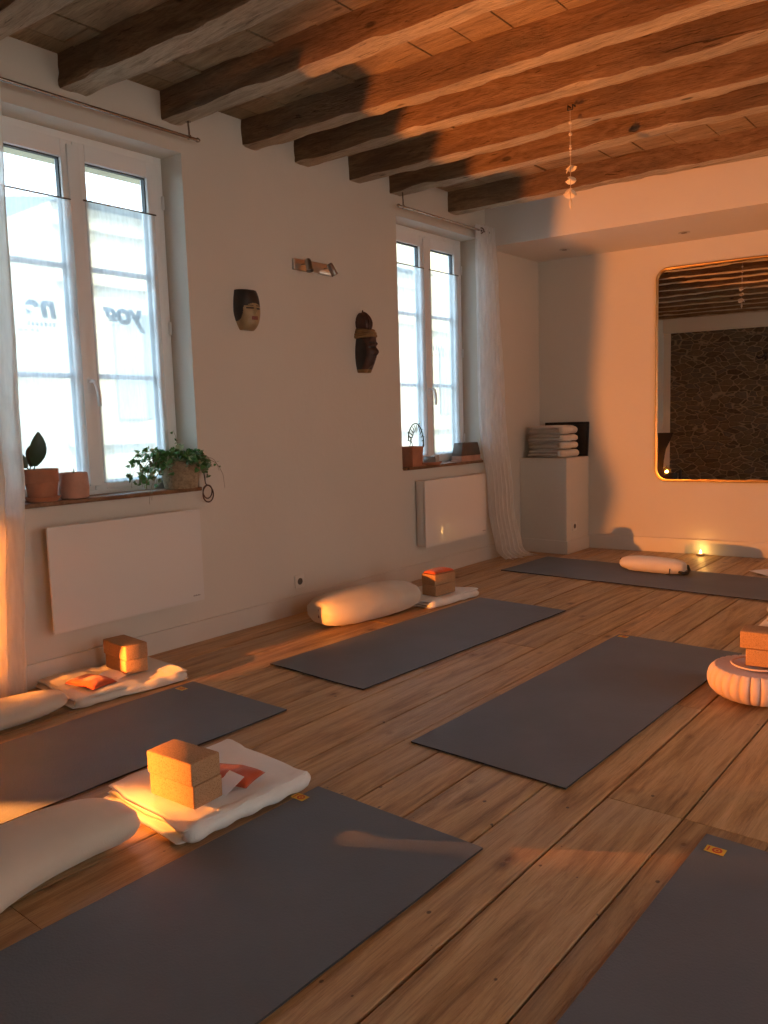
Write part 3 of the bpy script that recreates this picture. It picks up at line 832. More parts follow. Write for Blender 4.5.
def mask_dark():
    root = thing('wall_mask', 'tall dark wooden head carving with high topknot', 'mask', (0, 4.235, 1.54))
    bm = B(); W = .062
    def f(u, v):       # v 0..1 from base z=0 to .27 ; head
        a = u * 2 - 1; z = v * .255; t = v
        ww = W * (.78 + .34 * math.sin(PI * min(1, t * 1.05)) ** .8)
        x = .118 * max(0, 1 - abs(a) ** 2.2) ** .5 * (.62 + .42 * min(1, t * 2.1))
        x -= .03 * max(0, .30 - t) / .30 * max(0, 1 - abs(a) * 1.2)
        b = t
        x += .030 * math.exp(-(a / .17) ** 2) * math.exp(-((b - .52) / .11) ** 2)
        x += .012 * math.exp(-((abs(a) - .33) / .26) ** 2) * math.exp(-((b - .74) / .04) ** 2)
        x -= .012 * math.exp(-((abs(a) - .38) / .18) ** 2) * math.exp(-((b - .65) / .045) ** 2)
        x += .010 * math.exp(-(a / .30) ** 2) * (math.exp(-((b - .385) / .022) ** 2) + math.exp(-((b - .335) / .025) ** 2))
        x += .016 * math.exp(-(a / .3) ** 2) * math.exp(-((b - .22) / .07) ** 2)
        return Vector((x, a * ww, z))
    grid(bm, f, 60, 60)
    for fc in bm.faces:
        c = fc.calc_center_median(); a, b = c.y / W, c.z / .255
        if .1 < abs(a) < .62 and (.63 < b < .67 or .74 < b < .79): fc.material_index = 1
        elif abs(a) < .3 and (.42 < b < .46): fc.material_index = 1
        elif b < .08: fc.material_index = 2
        elif abs(a) > .82: fc.material_index = 1
    r = bmesh.ops.extrude_face_region(bm, geom=bm.faces[:])
    for v in [g for g in r['geom'] if isinstance(g, bmesh.types.BMVert)]: v.co.x = .002
    obj('face', bm, [M['maskwood'], M['masktile'], M['maskgold']], root, 50)
    bm = B()
    for k, (z, r) in enumerate(((.238, .112), (.254, .108), (.270, .098))):
        tube(bm, [(.004 + r * math.sin(t), -r * .60 * math.cos(t), z + .006 * math.sin(t)) for t in [PI * i / 24 for i in range(25)]], .0115, 10)
    def cap(u, v):
        a = u * 2 - 1
        return Vector((.004 + .100 * max(0, 1 - a * a) ** .5 * math.cos(v * 1.3), a * .066 * math.cos(v * .7), .262 + .035 * math.sin(v * 1.57)))
    grid(bm, cap, 20, 8)
    obj('headband', bm, M['maskgold'], root, 50)
    bm = B()
    def top(u, v):
        a = u * 2 - 1; w = .060 * math.sin(PI * (.16 + .80 * v)) ** .55 if v < 1 else .01
        return Vector((.004 + .080 * max(0, 1 - a * a) ** .5 * math.sin(PI * (.2 + .74 * v)) ** .6, a * w, .275 + v * .130))
    grid(bm, top, 28, 20)
    for a0 in (-.55, -.2, .2, .55):
        tube(bm, [(top((a0 + 1) / 2, v).x + .002, top((a0 + 1) / 2, v).y, top((a0 + 1) / 2, v).z) for v in [i / 12 for i in range(13)]], .005, 8)
    lathe(bm, [(.0, .022), (.004, .018), (.006, .008), (.005, 0)], 10, (.02, 0, .402))
    obj('topknot', bm, [M['maskwood']], root, 50)
mask_dark()
# ------------------------------------------------------------------ double spotlight
so = (0, 3.775, 2.19)
root = thing('spotlight_bar', 'brushed steel wall bar with two small spotlights between the masks', 'wall light', so)
bm = B(); box(bm, .0, .022, 3.60, 3.955, 2.155, 2.222, .003); obj('base_plate', bm, M['chrome'], root, 40, off=so)
for (y, tgt, ang) in ((3.66, (.35, -.12, -.9), 0), (3.865, (.15, .42, -.75), 1)):
    bm = B(); tube(bm, [(.02, y, 2.19), (.085, y, 2.185)], .005, 10); arm = obj('arm', bm, M['chrome'], root, 40, off=so)
    d = Vector(tgt).normalized(); c0 = Vector((.085, y, 2.185))
    bm = B(); R3 = d.to_track_quat('Z', 'Y').to_matrix().to_4x4()
    lathe(bm, [(0, -.03), (.015, -.03), (.020, -.022), (.021, .04), (.0235, .042), (.0235, .05), (.019, .05), (.017, .038), (0, .036)], 24, M=Matrix.Translation(c0) @ R3)
    obj('lamp_head', bm, M['spot'], arm, 40, off=so)

# ------------------------------------------------------------------ sill objects
def pot(bm, r0, r1, h, lip=.012, wall=.006, n=36, c=(0, 0, 0)):
    lathe(bm, [(0, 0), (r0 * .96, 0), (r0, .004), (r1, h - lip * 1.6), (r1 + .005, h - lip * 1.5), (r1 + .006, h - .002), (r1 + .003, h), (r1 - wall, h), (r1 - wall, h - .012), (0, h - .013)], n, c)
def leafblade(bm, base, d, up, L, W, bend=.25, mat=0, lob=0, n=7):
    d = Vector(d).normalized(); up = Vector(up); s = d.cross(up).normalized(); nrm = s.cross(d).normalized()
    rows = []
    for i in range(n + 1):
        t = i / n
        w = W * math.sin(PI * min(1, t * .93 + .05)) ** .8 * (1 + lob * math.sin(t * PI * 5))
        c = Vector(base) + d * L * t + nrm * (-bend * L * t * t)
        rows.append([bm.verts.new(c - s * w / 2 + nrm * w * .12), bm.verts.new(c), bm.verts.new(c + s * w / 2 + nrm * w * .12)])
    for a, b in zip(rows[:-1], rows[1:]):
        for k in (0, 1):
            f = bm.faces.new((a[k], a[k + 1], b[k + 1], b[k])); f.material_index = mat
def ivyleaf(bm, base, d, L, mat=0):
    """five-lobed leaf"""
    d = Vector(d).normalized(); a = Vector((random.uniform(-1, 1), random.uniform(-1, 1), random.uniform(.1, 1)))
    s = d.cross(a).normalized(); nrm = s.cross(d).normalized(); base = Vector(base)
    out = [(0, 0), (-.05, .28), (.12, .52), (.38, .34), (.45, .50), (.66, .24), (1, 0), (.66, -.24), (.45, -.50), (.38, -.34), (.12, -.52), (-.05, -.28)]
    c = bm.verts.new(base + d * L * .38 + nrm * L * .05)
    vs = [bm.verts.new(base + d * L * x + s * L * y - nrm * L * .18 * (abs(y) + max(0, x - .5))) for x, y in out]
    for i in range(len(vs)):
        f = bm.faces.new((c, vs[i], vs[(i + 1) % len(vs)])); f.material_index = mat
# terracotta pot with saucer and big leaf
root = thing('potted_plant', 'terracotta pot on saucer with one broad dark leaf, beside the orange-lit curtain', 'plant', (-.028, 1.905, .8755))
bm = B(); lathe(bm, [(0, 0), (.068, 0), (.080, .020), (.082, .022), (.077, .022), (.068, .008), (0, .008)], 36); obj('saucer', bm, M['terra'], root, 40)
bm = B(); lathe(bm, [(0, .008), (.060, .008), (.064, .012), (.073, .09), (.077, .092), (.079, .150), (.077, .153), (.071, .153), (.070, .140), (0, .139)], 40); p = obj('pot', bm, M['terra'], root, 40)
bm = B(); lathe(bm, [(.0695, .1395), (.05, .143), (0, .145)], 30); obj('soil', bm, M['soil'], p, True)
bm = B()
for az, el, L, W, bx, by in ((.3, 1.25, .20, .085, .0, -.035), (2.2, 1.1, .15, .07, -.02, -.045), (-1.7, .9, .13, .06, .01, -.05)):
    dd = Vector((math.cos(az) * math.cos(el), math.sin(az) * math.cos(el), math.sin(el)))
    tube(bm, [(bx, by, .14), Vector((bx, by, .14)) + dd * .03], .003, 6)
    leafblade(bm, Vector((bx, by, .14)) + dd * .03, dd, (1, 0, .3), L * .8, W, .15)
for az in (0, .8, 1.6, 5.5): leafblade(bm, (.0, .0, .143), (math.cos(az) * .8, math.sin(az) * .8, .25), (0, 0, 1), .05, .014, .3)
obj('leaf', bm, M['leafd'], root, True)
root = thing('candle_pot', 'mottled pale terracotta tumbler standing right of the terracotta pot', 'candle', (-.030, 2.066, .8755))
bm = B(); lathe(bm, [(0, 0), (.062, 0), (.070, .006), (.074, .05), (.070, .118), (.067, .126), (.063, .126), (.063, .100), (0, .099)], 40); obj('tumbler', bm, M['terra2'], root, 40)
bm = B(); lathe(bm, [(.0625, .101), (0, .102)], 30); obj('wax', bm, M['wax'], root)
bm = B(); leafblade(bm, (0, 0, .10), (.1, .25, 1), (1, 0, 0), .05, .008, .2); tube(bm, [(0, 0, .1), (.001, -.002, .135)], .0015, 6); obj('wick', bm, M['black'], root)
# ivy in a woven basket
bc = Vector((-.002, 2.683, .8755))
root = thing('potted_ivy', 'bushy trailing ivy in a woven basket on the sill of the nearest window', 'plant', bc)
bm = B()
rows, n = 18, 72
prof = [(.088 + .020 * (k / rows), .148 * k / rows) for k in range(rows + 1)]
def fb(u, v):
    a = 2 * PI * u; k = v * rows; r = .084 + .026 * v
    r += .0035 * abs(math.sin(k * PI)) + .002 * math.sin(u * 36 * 2 * PI + (int(k) % 2) * PI)
    return Vector((r * math.cos(a), r * math.sin(a), .150 * v))
vs = grid(bm, fb, 144, 55, closed_u=True)
bm.faces.new(vs[0])
vi = [bm.verts.new(Vector((v.co.x * .93, v.co.y * .93, v.co.z))) for v in vs[-1]]
vd = [bm.verts.new(Vector((v.co.x * .93, v.co.y * .93, .125))) for v in vs[-1]]
for k in range(144):
    j = (k + 1) % 144
    bm.faces.new((vs[-1][k], vs[-1][j], vi[j], vi[k])); bm.faces.new((vi[k], vi[j], vd[j], vd[k]))
def mat_basket():
    t = NT('woven_seagrass'); v = t.coord()
    c = t.ramp(t.noise(v, 60, 4), [(.3, (.24, .17, .10)), (.7, (.42, .33, .21))])
    return t.done(t.bsdf(c, .85, t.noise(v, 120, 3), .002, .5))
obj('basket', bm, mat_basket(), root, True)
bm = B(); lathe(bm, [(.099, .125), (.05, .132), (0, .134)], 30); obj('soil', bm, M['soil'], root, True)
bml = B(); bms = B()
rnd = random.Random(11)
def vine(start, dirs, L, droop, nl, sz, pale=.25):
    p = Vector(start); d = Vector(dirs).normalized(); pts = [p.copy()]; steps = 14
    for i in range(steps):
        d += Vector((rnd.uniform(-.16, .16), rnd.uniform(-.16, .16), -droop * (i / steps) * .28 + rnd.uniform(-.05, .05))); d.normalize()
        p = p + d * L / steps; pts.append(p.copy())
    tube(bms, pts, [.0018 - .001 * i / steps for i in range(len(pts))], 5)
    for i in range(nl):
        k = rnd.uniform(.1, 1) * (len(pts) - 2); q = pts[int(k)].lerp(pts[int(k) + 1], k % 1)
        dd = Vector((rnd.uniform(-1, 1), rnd.uniform(-1, 1), rnd.uniform(-.5, .9)))
        b = q + dd.normalized() * rnd.uniform(.006, .018)
        ivyleaf(bml, b, dd + Vector((.4, -.2, 0)), sz * rnd.uniform(.6, 1.1), 1 if rnd.random() < pale else 0)
for i in range(46):                       # full crown over the rim
    a = rnd.uniform(0, 2 * PI); r = rnd.uniform(.0, .08)
    vine((r * math.cos(a), r * math.sin(a), .13), (math.cos(a) * rnd.uniform(.5, 1.2), math.sin(a) * rnd.uniform(.4, 1.2), rnd.uniform(.35, 1)), rnd.uniform(.08, .16), 1.4, 13, .034, .2)
for i in range(16):                       # towards the viewer's left, in front of the pane
    vine((.03, -.05, .135), (rnd.uniform(.0, .4), -1, rnd.uniform(.35, .75)), rnd.uniform(.24, .36), 1.7, 17, .032, .2)
for i in range(3): vine((.03, -.04, .13), (rnd.uniform(.1, .5), -1, rnd.uniform(-.1, .2)), rnd.uniform(.30, .38), 1.9, 9, .026, .2)
for i in range(6): vine((.03, .05, .135), (rnd.uniform(.1, .5), 1, rnd.uniform(.1, .4)), rnd.uniform(.11, .19), 2.2, 12, .028, .3)
vine((.05, .06, .14), (.35, 1, .15), .28, 2.2, 8, .018, .5); vine((.05, .06, .14), (.35, 1, .45), .20, 1.4, 5, .018, .9); vine((.06, .04, .14), (.45, .9, .6), .17, 2.0, 5, .018, .8)
vine((-.02, .01, .14), (-.1, .15, 1), .20, .0, 9, .018, .1)
for b_ in (bml, bms):
    for v in b_.verts:
        X_, Y_ = v.co.x + bc.x, v.co.y + bc.y
        if Y_ > 2.795 and X_ < .012: v.co.x = .012 - bc.x
        if X_ < -.108: v.co.x = -.108 - bc.x
        if X_ < .034 and v.co.z < .004: v.co.z = .004
obj('foliage', bml, [M['leaf'], M['leafp']], root)
obj('stems', bms, M['stem'], root, True)
# looped cord hanging off the sill
bm = B(); cx, cy, cz = .040, 2.822, .838
pts = [(.01, 2.80, .985), (.03, 2.815, .95), (.036, 2.818, .89)]
for k in range(40): t = k / 39 * 4 * PI; pts.append((.040 + .003 * math.sin(t / 2), 2.828 + .034 * math.sin(t) * (1 + .1 * math.sin(t / 2)), .838 + .042 * math.cos(t) - .010 * math.sin(t / 2)))
tube(bm, pts, .0035, 8)
o = obj('cord', bm, M['cable'], None, True); tag(o, 'brown cord with a loop hanging over the sill edge right of the ivy basket', 'cord')
# far window sill
root = thing('potted_plant', 'terracotta cube pot with one arching split leaf at the left end of the far sill', 'plant', (-.022, 4.790, .8635))
bm = B(); Mx = None
def fp(u, v):
    a = 2 * PI * u; r = (.062 + .010 * v) / max(abs(math.cos(a)), abs(math.sin(a))) ** .82
    return Vector((r * math.cos(a), r * math.sin(a), .150 * v))
vs = grid(bm, fp, 64, 8, closed_u=True); bm.faces.new(vs[0])
vi = [bm.verts.new(Vector((v.co.x * .9, v.co.y * .9, v.co.z))) for v in vs[-1]]; vd = [bm.verts.new(Vector((v.co.x * .9, v.co.y * .9, .13))) for v in vs[-1]]
for k in range(64):
    j = (k + 1) % 64; bm.faces.new((vs[-1][k], vs[-1][j], vi[j], vi[k])); bm.faces.new((vi[k], vi[j], vd[j], vd[k]))
bm.faces.new(vd)
obj('pot', bm, M['terra'], root, 40)
bm = B(); box(bm, -.070, .070, -.075, .092, 0, .010, .003); obj('saucer', bm, M['terra'], root, 40)
bm = B()
tube(bm, [(0, -.02, .13), (.0, .01, .20), (.01, .03, .26)], .003, 6); tube(bm, [(0, .04, .13), (0, -.0, .20), (0, -.03, .26)], .003, 6)
for k in range(26):                      # leaf arching over to the right with finger-like slits
    t = k / 25; a = PI * (1.02 - 1.12 * t)
    c = Vector((.01, .055 + .095 * math.cos(a), .20 + .115 * math.sin(a) * (1 if t < .5 else 1.15)))
    if t > .5: c.z -= .05 * (t - .5)
    rdl = Vector((0, math.cos(a), math.sin(a)))
    if k % 2 == 0:
        leafblade(bm, c, rdl * -1 + Vector((.2, .2, -.2)), (1, 0, 0), .050 * math.sin(PI * (t * .8 + .2)) + .014, .012, .2, n=4)
    if k % 3 == 0: leafblade(bm, c, rdl, (1, 0, 0), .012, .012, 0, n=3)
tube(bm, [(.01, .055 + .095 * math.cos(PI * (1.02 - 1.12 * t)), .20 + .12 * math.sin(PI * (1.02 - 1.12 * t)) - (.05 * (t - .5) if t > .5 else 0)) for t in [i / 20 for i in range(21)]], .0045, 6)
obj('leaf', bm, M['leafd'], root, True)
root = thing('candle_dish', 'two small stone candle cups on a terracotta dish on the far sill', 'candle holder', (-.012, 5.01, .8635))
bm = B(); lathe(bm, [(0, 0), (.080, 0), (.098, .018), (.100, .022), (.094, .022), (.078, .007), (0, .007)], 40); d_ = obj('dish', bm, M['terra'], root, 40)
for (y, m_, r, h) in ((-.012, 'ceramicg', .047, .062), (.066, 'ceramic', .030, .068)):
    bm = B(); lathe(bm, [(0, .007), (r * .85, .007), (r, .02), (r * 1.02, h * .7), (r * .9, h), (r * .72, h), (r * .7, h * .8), (0, h * .8)], 28, (.01, y, 0)); obj('candle_cup', bm, M[m_], root, True)
root = thing('salt_box', 'dark tapered box with lidded pinkish base at the right end of the far sill', 'box', (-.03, 5.56, .8635))
def taper(bm, x, y0, y1, z0, z1, k0, k1, bev=.003):
    vs = box(bm, -x, x, y0, y1, z0, z1, bev)
    for v in vs:
        t = (v.co.z - z0) / (z1 - z0); s = k0 + (k1 - k0) * t; v.co.y = (v.co.y - (y0 + y1) / 2) * s + (y0 + y1) / 2; v.co.x *= s
bm = B(); box(bm, -.055, .055, -.165, .150, 0, .010, .002); box(bm, -.05, .05, -.15, .135, .010, .045, .006); obj('base', bm, M['terra2'], root, 40)
bm = B(); taper(bm, .05, -.150, .135, .046, .150, 1.0, .80); obj('upper_box', bm, plain('dark_walnut', (.09, .055, .035), .5, .2, 14), root, 40)

# ------------------------------------------------------------------ yoga mats
MW, ML, MT = .645, 1.83, .0055
def yoga_mat(cx, cy, rz, label, L=ML, W=MW, tagpos=None, curl=0):
    root = thing('yoga_mat', label, 'yoga mat', (cx, cy, 0), rz, group='grey yoga mats on the floor')
    bm = B(); nx, ny = 14, 60
    def zf(x, y): return .0028 + .0016 * (nz(x + cx, y + cy, 0, 3) + .5) + .0
    top = [[None] * (nx + 1) for _ in range(ny + 1)]; bot = [[None] * (nx + 1) for _ in range(ny + 1)]
    for j in range(ny + 1):
        for i in range(nx + 1):
            x = -W / 2 + W * i / nx; y = -L / 2 + L * j / ny
            ex = .0025 * nz(y * 3, cx, 0, 1); ey = .003 * nz(x * 4, cy, 2, 1)
            z = zf(x, y)
            top[j][i] = bm.verts.new((x + ex, y + ey, z + MT)); bot[j][i] = bm.verts.new((x + ex, y + ey, max(z - .0005, .001)))
    for j in range(ny):
        for i in range(nx):
            bm.faces.new((top[j][i], top[j][i + 1], top[j + 1][i + 1], top[j + 1][i])); bm.faces.new((bot[j][i], bot[j + 1][i], bot[j + 1][i + 1], bot[j][i + 1]))
    def side(a, b):
        for k in range(len(a) - 1):
            f = bm.faces.new((a[k], b[k], b[k + 1], a[k + 1])); f.material_index = 1
    side(top[0], bot[0]); side(bot[-1], top[-1]); side([r[0] for r in bot], [r[0] for r in top]); side([r[-1] for r in top], [r[-1] for r in bot])
    bmesh.ops.recalc_face_normals(bm, faces=bm.faces[:])
    obj('sheet', bm, [M['rubber'], M['matedge']], root, 40)
    if tagpos:
        tx, ty = tagpos
        bm = B(); box(bm, tx, tx + .052, ty, ty + .034, zf(tx, ty) + MT + .0012, zf(tx, ty) + MT + .0022)
        tg = obj('label_tag', bm, M['yellow'], root)
        bm = B(); lathe(bm, [(.0135, 0), (.0135, .0006), (.008, .0006), (.008, 0)], 20, (tx + .031, ty + .017, zf(tx, ty) + MT + .0022)); lathe(bm, [(0.004, 0), (.004, .0006), (0, .0006)], 12, (tx + .031, ty + .017, zf(tx, ty) + MT + .0022))
        box(bm, tx + .006, tx + .010, ty + .005, ty + .028, zf(tx, ty) + MT + .0022, zf(tx, ty) + MT + .0027)
        obj('emblem', bm, M['redprint'], tg)
yoga_mat(2.143, .885, -.012, 'grey yoga mat in the foreground beside the orange-lit cork blocks', tagpos=(-.338, .845 - .04))
yoga_mat(.893, 1.335, -.008, 'dark yoga mat along the left edge, below the wide heater', tagpos=(-.30, .80))
yoga_mat(1.042, 3.555, -.046, 'grey yoga mat with fat bolster lying along its wall side')
yoga_mat(2.197, 3.185, -.022, 'bare grey yoga mat in the middle of the floor', tagpos=(-.305, .86), L=1.83, W=.640)
yoga_mat(3.268, 1.315, -.004, 'dark yoga mat cropped by the lower right corner', tagpos=(-.30, .82))
yoga_mat(1.42, 5.745, PI / 2 - .035, 'grey yoga mat lying crosswise in front of the far wall', L=2.08, W=.73)

# ------------------------------------------------------------------ bolsters
def bolster(cx, cy, rz, L, R, H, label, curve=0.0, seed=1, flat=.0, mat='moon', taper=.25, group=None, zipper=False, handle=False, e=.42):
    """filled tube along local y"""
    root = thing('bolster', label, 'bolster', (cx, cy, 0), rz)
    bm = B()
    def f(u, v):
        t = v * 2 - 1; a = 2 * PI * u
        k = max(0.0, 1 - abs(t) ** (2 / e)) ** (e / 1.6)
        k = max(k, 0.001)
        w = R * k * (1 - taper * .3 * t * t); h = H / 2 * k * (1 - taper * .35 * t * t)
        ca, sa = math.cos(a), math.sin(a)
        x = w * sg(ca, .95); z = h * sg(sa, .9)
        p = Vector((x + curve * t * t, t * L / 2 * (1 - .0 * k), z))
        d = 1 + .030 * nz(p.x * 6, p.y * 5, p.z * 6 + seed, 1, 3) * min(1, k * 2)
        # radial puckers at the ends
        d += .035 * math.sin(a * 9 + seed) * max(0, abs(t) - .72) / .28 * (1 if k > .02 else 0)
        p = Vector((curve * t * t + (p.x - curve * t * t) * d, p.y, p.z * d))
        p.z = max(p.z + H / 2, .004 + .0) if p.z + H / 2 > .012 else .004 + .25 * max(0, p.z + H / 2)
        return p
    grid(bm, f, 56, 64, closed_u=True)
    bmesh.ops.remove_doubles(bm, verts=bm.verts[:], dist=.0008)
    o = obj('cushion', bm, M[mat], root, True)
    bm = B()
    for s in (1, -1):
        pts = []
        for k in range(30):
            a = 2 * PI * k / 30; t = s * .90; kk = max(0.0, 1 - abs(t) ** (2 / e)) ** (e / 1.6)
            pts.append((R * kk * (1 - taper * .25) * 1.012 * math.cos(a) + curve * t * t, t * L / 2, max(.006, H / 2 + H / 2 * kk * (1 - taper * .28) * 1.012 * math.sin(a))))
        if mat == 'moon' and handle: tube(bm, pts, .0022, 6, closed=True)
    if len(bm.verts): obj('seam', bm, M[mat], root, True)
    else: bm.free()
    return root
bolster(1.560, .905, rad(13), .62, .132, .146, 'crescent-shaped beige bolster in the lower left, beside the nearest mat', curve=.10, seed=2, taper=.3, e=.32)
bolster(.36, 1.43, rad(-4), .58, .105, .105, 'beige bolster cropped by the left edge, below the orange curtain', seed=5, taper=.7)
b2 = bolster(.455, 3.665, rad(-9), .77, .175, .205, 'fat beige bolster lying at the foot of the wall, orange patch on its end', seed=7, taper=.5, e=.34)
bm = B(); tube(bm, [(.02, -.377, .125 - .010 * i) for i in range(6)], .006, 6); obj('zip_pull', bm, plain('purple_tab', (.10, .04, .06), .7), b2, True)
b4 = bolster(1.405, 5.90, rad(-90) - .02, .50, .095, .118, 'small pale bolster lying on the crosswise mat before the far wall', seed=9, mat='moon2', taper=.5)
bm = B()
tube(bm, [(-.04, .215, .070), (-.055, .245, .06), (-.04, .262, .03), (.0, .262, .018), (.04, .245, .02), (.05, .215, .035)], .012, 8)
b4.location.z = .0095; obj('carry_strap', bm, M['black'], b4, True)
bm = B(); tube(bm, [(.088, .165, .055), (.100, .165, .02), (.095, .14, .012)], .004, 6); obj('zip_pull', bm, M['black'], b4, True)
bm = B(); box(bm, -.03, .03, -.248, -.242, .075, .09, .001); obj('label_tag', bm, M['black'], b4)

# ------------------------------------------------------------------ blankets, blocks, eye pillows, cards
def blanket(cx, cy, rz, W, L, H, layers, seed, label, mat):
    bm = B(); random.seed(seed)
    folded_cloth(bm, L, W, layers, H, seed, jitter=.010, sag=.014, nu=72, nv=60)
    # a soft roll where the cloth folds over along the +x side
    tube(bm, [(W / 2 - .012 + .006 * math.sin(y * 14 + seed), y, H * .50 + .004 * math.sin(y * 9 + seed)) for y in [(-.48 + .96 * i / 24) * L for i in range(25)]], [H * .25] + [H * .44 + .003 * math.sin(i * 1.3) for i in range(23)] + [H * .25], 18)
    for v in bm.verts: v.co.z = max(v.co.z, .0015)
    o = obj('folded_blanket', bm, mat, None, True, loc=(cx, cy, 0), rot=(0, 0, rz)); tag(o, label, 'blanket')
    return o
blanket(1.572, 1.562, rad(-3), .445, .50, .066, 3, 31, 'folded white blanket under cork blocks in the foreground, edge glowing orange', M['blanketw'])
blanket(.262, 2.03, rad(-8), .45, .56, .046, 2, 37, 'folded beige blanket below the wide heater, under cork blocks', M['blanket'])
blanket(.50, 4.315, rad(-6), .38, .52, .055, 3, 41, 'folded white blanket with cork blocks at the head of the bolster mat', M['blanketw'])
def block(cx, cy, z, rz, label, group=None, L=.205, W=.113, H=.0705):
    bm = B(); box(bm, -L / 2, L / 2, -W / 2, W / 2, 0, H, .0055, 3)
    o = obj('cork_block', bm, M['cork'], None, 40, loc=(cx, cy, z), rot=(0, 0, rz)); tag(o, label, 'yoga block', 'cork yoga blocks')
bz1 = .074
block(1.638, 1.424, bz1, rad(3.5), 'lower cork block of the orange-lit pair on the nearest blanket')
block(1.638, 1.419, bz1 + .0718, rad(4.2), 'upper cork block of the orange-lit pair on the nearest blanket')
bz0 = .055
block(.268, 2.105, bz0, rad(-7), 'lower cork block of the pair below the wide heater', L=.215)
block(.272, 2.100, bz0 + .0712, rad(-5), 'upper cork block of the pair below the wide heater', L=.225)
bz2 = .0605
block(.585, 4.262, bz2, rad(86), 'lower cork block of the pair under the orange pillow', W=.12)
block(.585, 4.262, bz2 + .0712, rad(84), 'upper cork block of the pair, topped by an orange pillow', W=.12)
def pillow(cx, cy, z, rz, label, mat, L=.21, W=.115, H=.03):
    bm = B()
    def f(u, v):
        a, b = u * 2 - 1, v * 2 - 1
        return a, b
    nu, nv = 26, 18; T = []; Bt = []
    for j in range(nv + 1):
        rt, rb = [], []
        for i in range(nu + 1):
            a, b = i / nu * 2 - 1, j / nv * 2 - 1
            k = max(0, (1 - a ** 4) * (1 - b ** 4)) ** .5
            x = a * L / 2 * (1 - .05 * (1 - b * b)); y = b * W / 2 * (1 - .07 * (1 - a * a))
            wr = .003 * nz(x * 30, y * 30, z * 50, 1, 2)
            rt.append(bm.verts.new((x, y, .004 + (H - .004) * k * (1 + .2 * nz(x * 12, y * 12, 3, 1, 2)) + wr * k)))
            edge = i in (0, nu) or j in (0, nv)
            rb.append(rt[-1] if edge else bm.verts.new((x, y, .002)))
        T.append(rt); Bt.append(rb)
    for j in range(nv):
        for i in range(nu):
            bm.faces.new((T[j][i], T[j][i + 1], T[j + 1][i + 1], T[j + 1][i]))
            q = (Bt[j][i], Bt[j + 1][i], Bt[j + 1][i + 1], Bt[j][i + 1])
            if len(set(q)) == 4:
                try: bm.faces.new(q)
                except ValueError: pass
    o = obj('eye_pillow', bm, mat, None, True, loc=(cx, cy, z), rot=(0, 0, rz)); tag(o, label, 'pillow', 'orange satin eye pillows')
pillow(.335, 1.875, .058, rad(8), 'orange eye pillow on the blanket below the wide heater', M['silk'], .20, .13)
pillow(1.665, 1.575, .079, rad(18), 'orange eye pillow on the nearest blanket behind the cork blocks', M['silk'], .19, .12)
pillow(.585, 4.262, bz2 + .1425, rad(84), 'bright orange eye pillow on top of two cork blocks', M['silk2'], .20, .105, .026)
def card(c, a, b, label, thick=.0012):
    """card spanned by two edge vectors"""
    c, a, b = Vector(c), Vector(a), Vector(b); n = a.cross(b).normalized() * thick
    bm = B(); vs = [bm.verts.new(p) for p in (c, c + a, c + a + b, c + b, c + n, c + a + n, c + a + b + n, c + b + n)]
    for q in ((3, 2, 1, 0), (4, 5, 6, 7), (0, 1, 5, 4), (1, 2, 6, 5), (2, 3, 7, 6), (3, 0, 4, 7)): bm.faces.new([vs[i] for i in q])
    o = obj('paper_card', bm, M['paper'], None); tag(o, label, 'paper')
card((1.675, 1.492, .078), (.082, -.010, .004), (.005, .07, .034), 'small white card propped between cork blocks and orange pillow')
card((.25, 1.965, .059), (.14, .015, .0), (-.02, .075, .004), 'white card lying beside the cork blocks below the wide heater')
card((1.99, 6.285, .012), (.17, -.14, 0), (.15, .20, 0), 'white paper sheet on the back edge of the crosswise mat')

# ------------------------------------------------------------------ round cushion at the right
zc = (2.765, 3.475)
root = thing('round_cushion', 'round pale pink pleated meditation cushion at the right edge', 'cushion', (*zc, 0))
bm = B(); NP = 30
def fz(u, v):
    a = 2 * PI * u; t = PI * (v - .5)
    r = .195 * sg(math.cos(t), .62); z = .088 + .083 * sg(math.sin(t), .85)
    pl = abs(math.sin(a * NP / 2)) ** .35
    r *= 1 - .075 * (1 - pl) * min(1, math.cos(t) * 1.6)
    if v > .72: z -= .045 * ((v - .72) / .28) ** .7
    return Vector((r * math.cos(a), r * math.sin(a), max(z, .004)))
grid(bm, fz, NP * 8, 40, closed_u=True)
bmesh.ops.remove_doubles(bm, verts=bm.verts[:], dist=.0004)
obj('cushion', bm, M['pink'], root, True)
bm = B(); tube(bm, [(.10 * math.cos(a), .10 * math.sin(a), .155) for a in [2 * PI * k / 40 for k in range(40)]], .004, 6, closed=True); obj('piping', bm, M['pink'], root, True)
block(2.842, 3.50, .156, rad(8), 'lower cork block on the round pink cushion', L=.24, W=.13)
block(2.826, 3.498, .2272, rad(6), 'upper cork block on the round pink cushion', L=.25, W=.13)
# pale folded blanket seen at the right frame edge behind the cushion
bm = B(); folded_cloth(bm, .40, .46, 3, .12, 55, jitter=.008); o = obj('folded_blanket', bm, M['blanketw'], None, True, loc=(2.79, 4.40, 0)); tag(o, 'pale folded blanket at the right edge, beyond the round cushion', 'blanket')
bm = B(); folded_cloth(bm, .34, .34, 2, .10, 58, jitter=.006); o = obj('folded_blanket', bm, M['moon2'], None, True, loc=(2.78, 4.42, .124)); tag(o, 'small pinkish blanket on the pale blanket at the right edge', 'blanket')

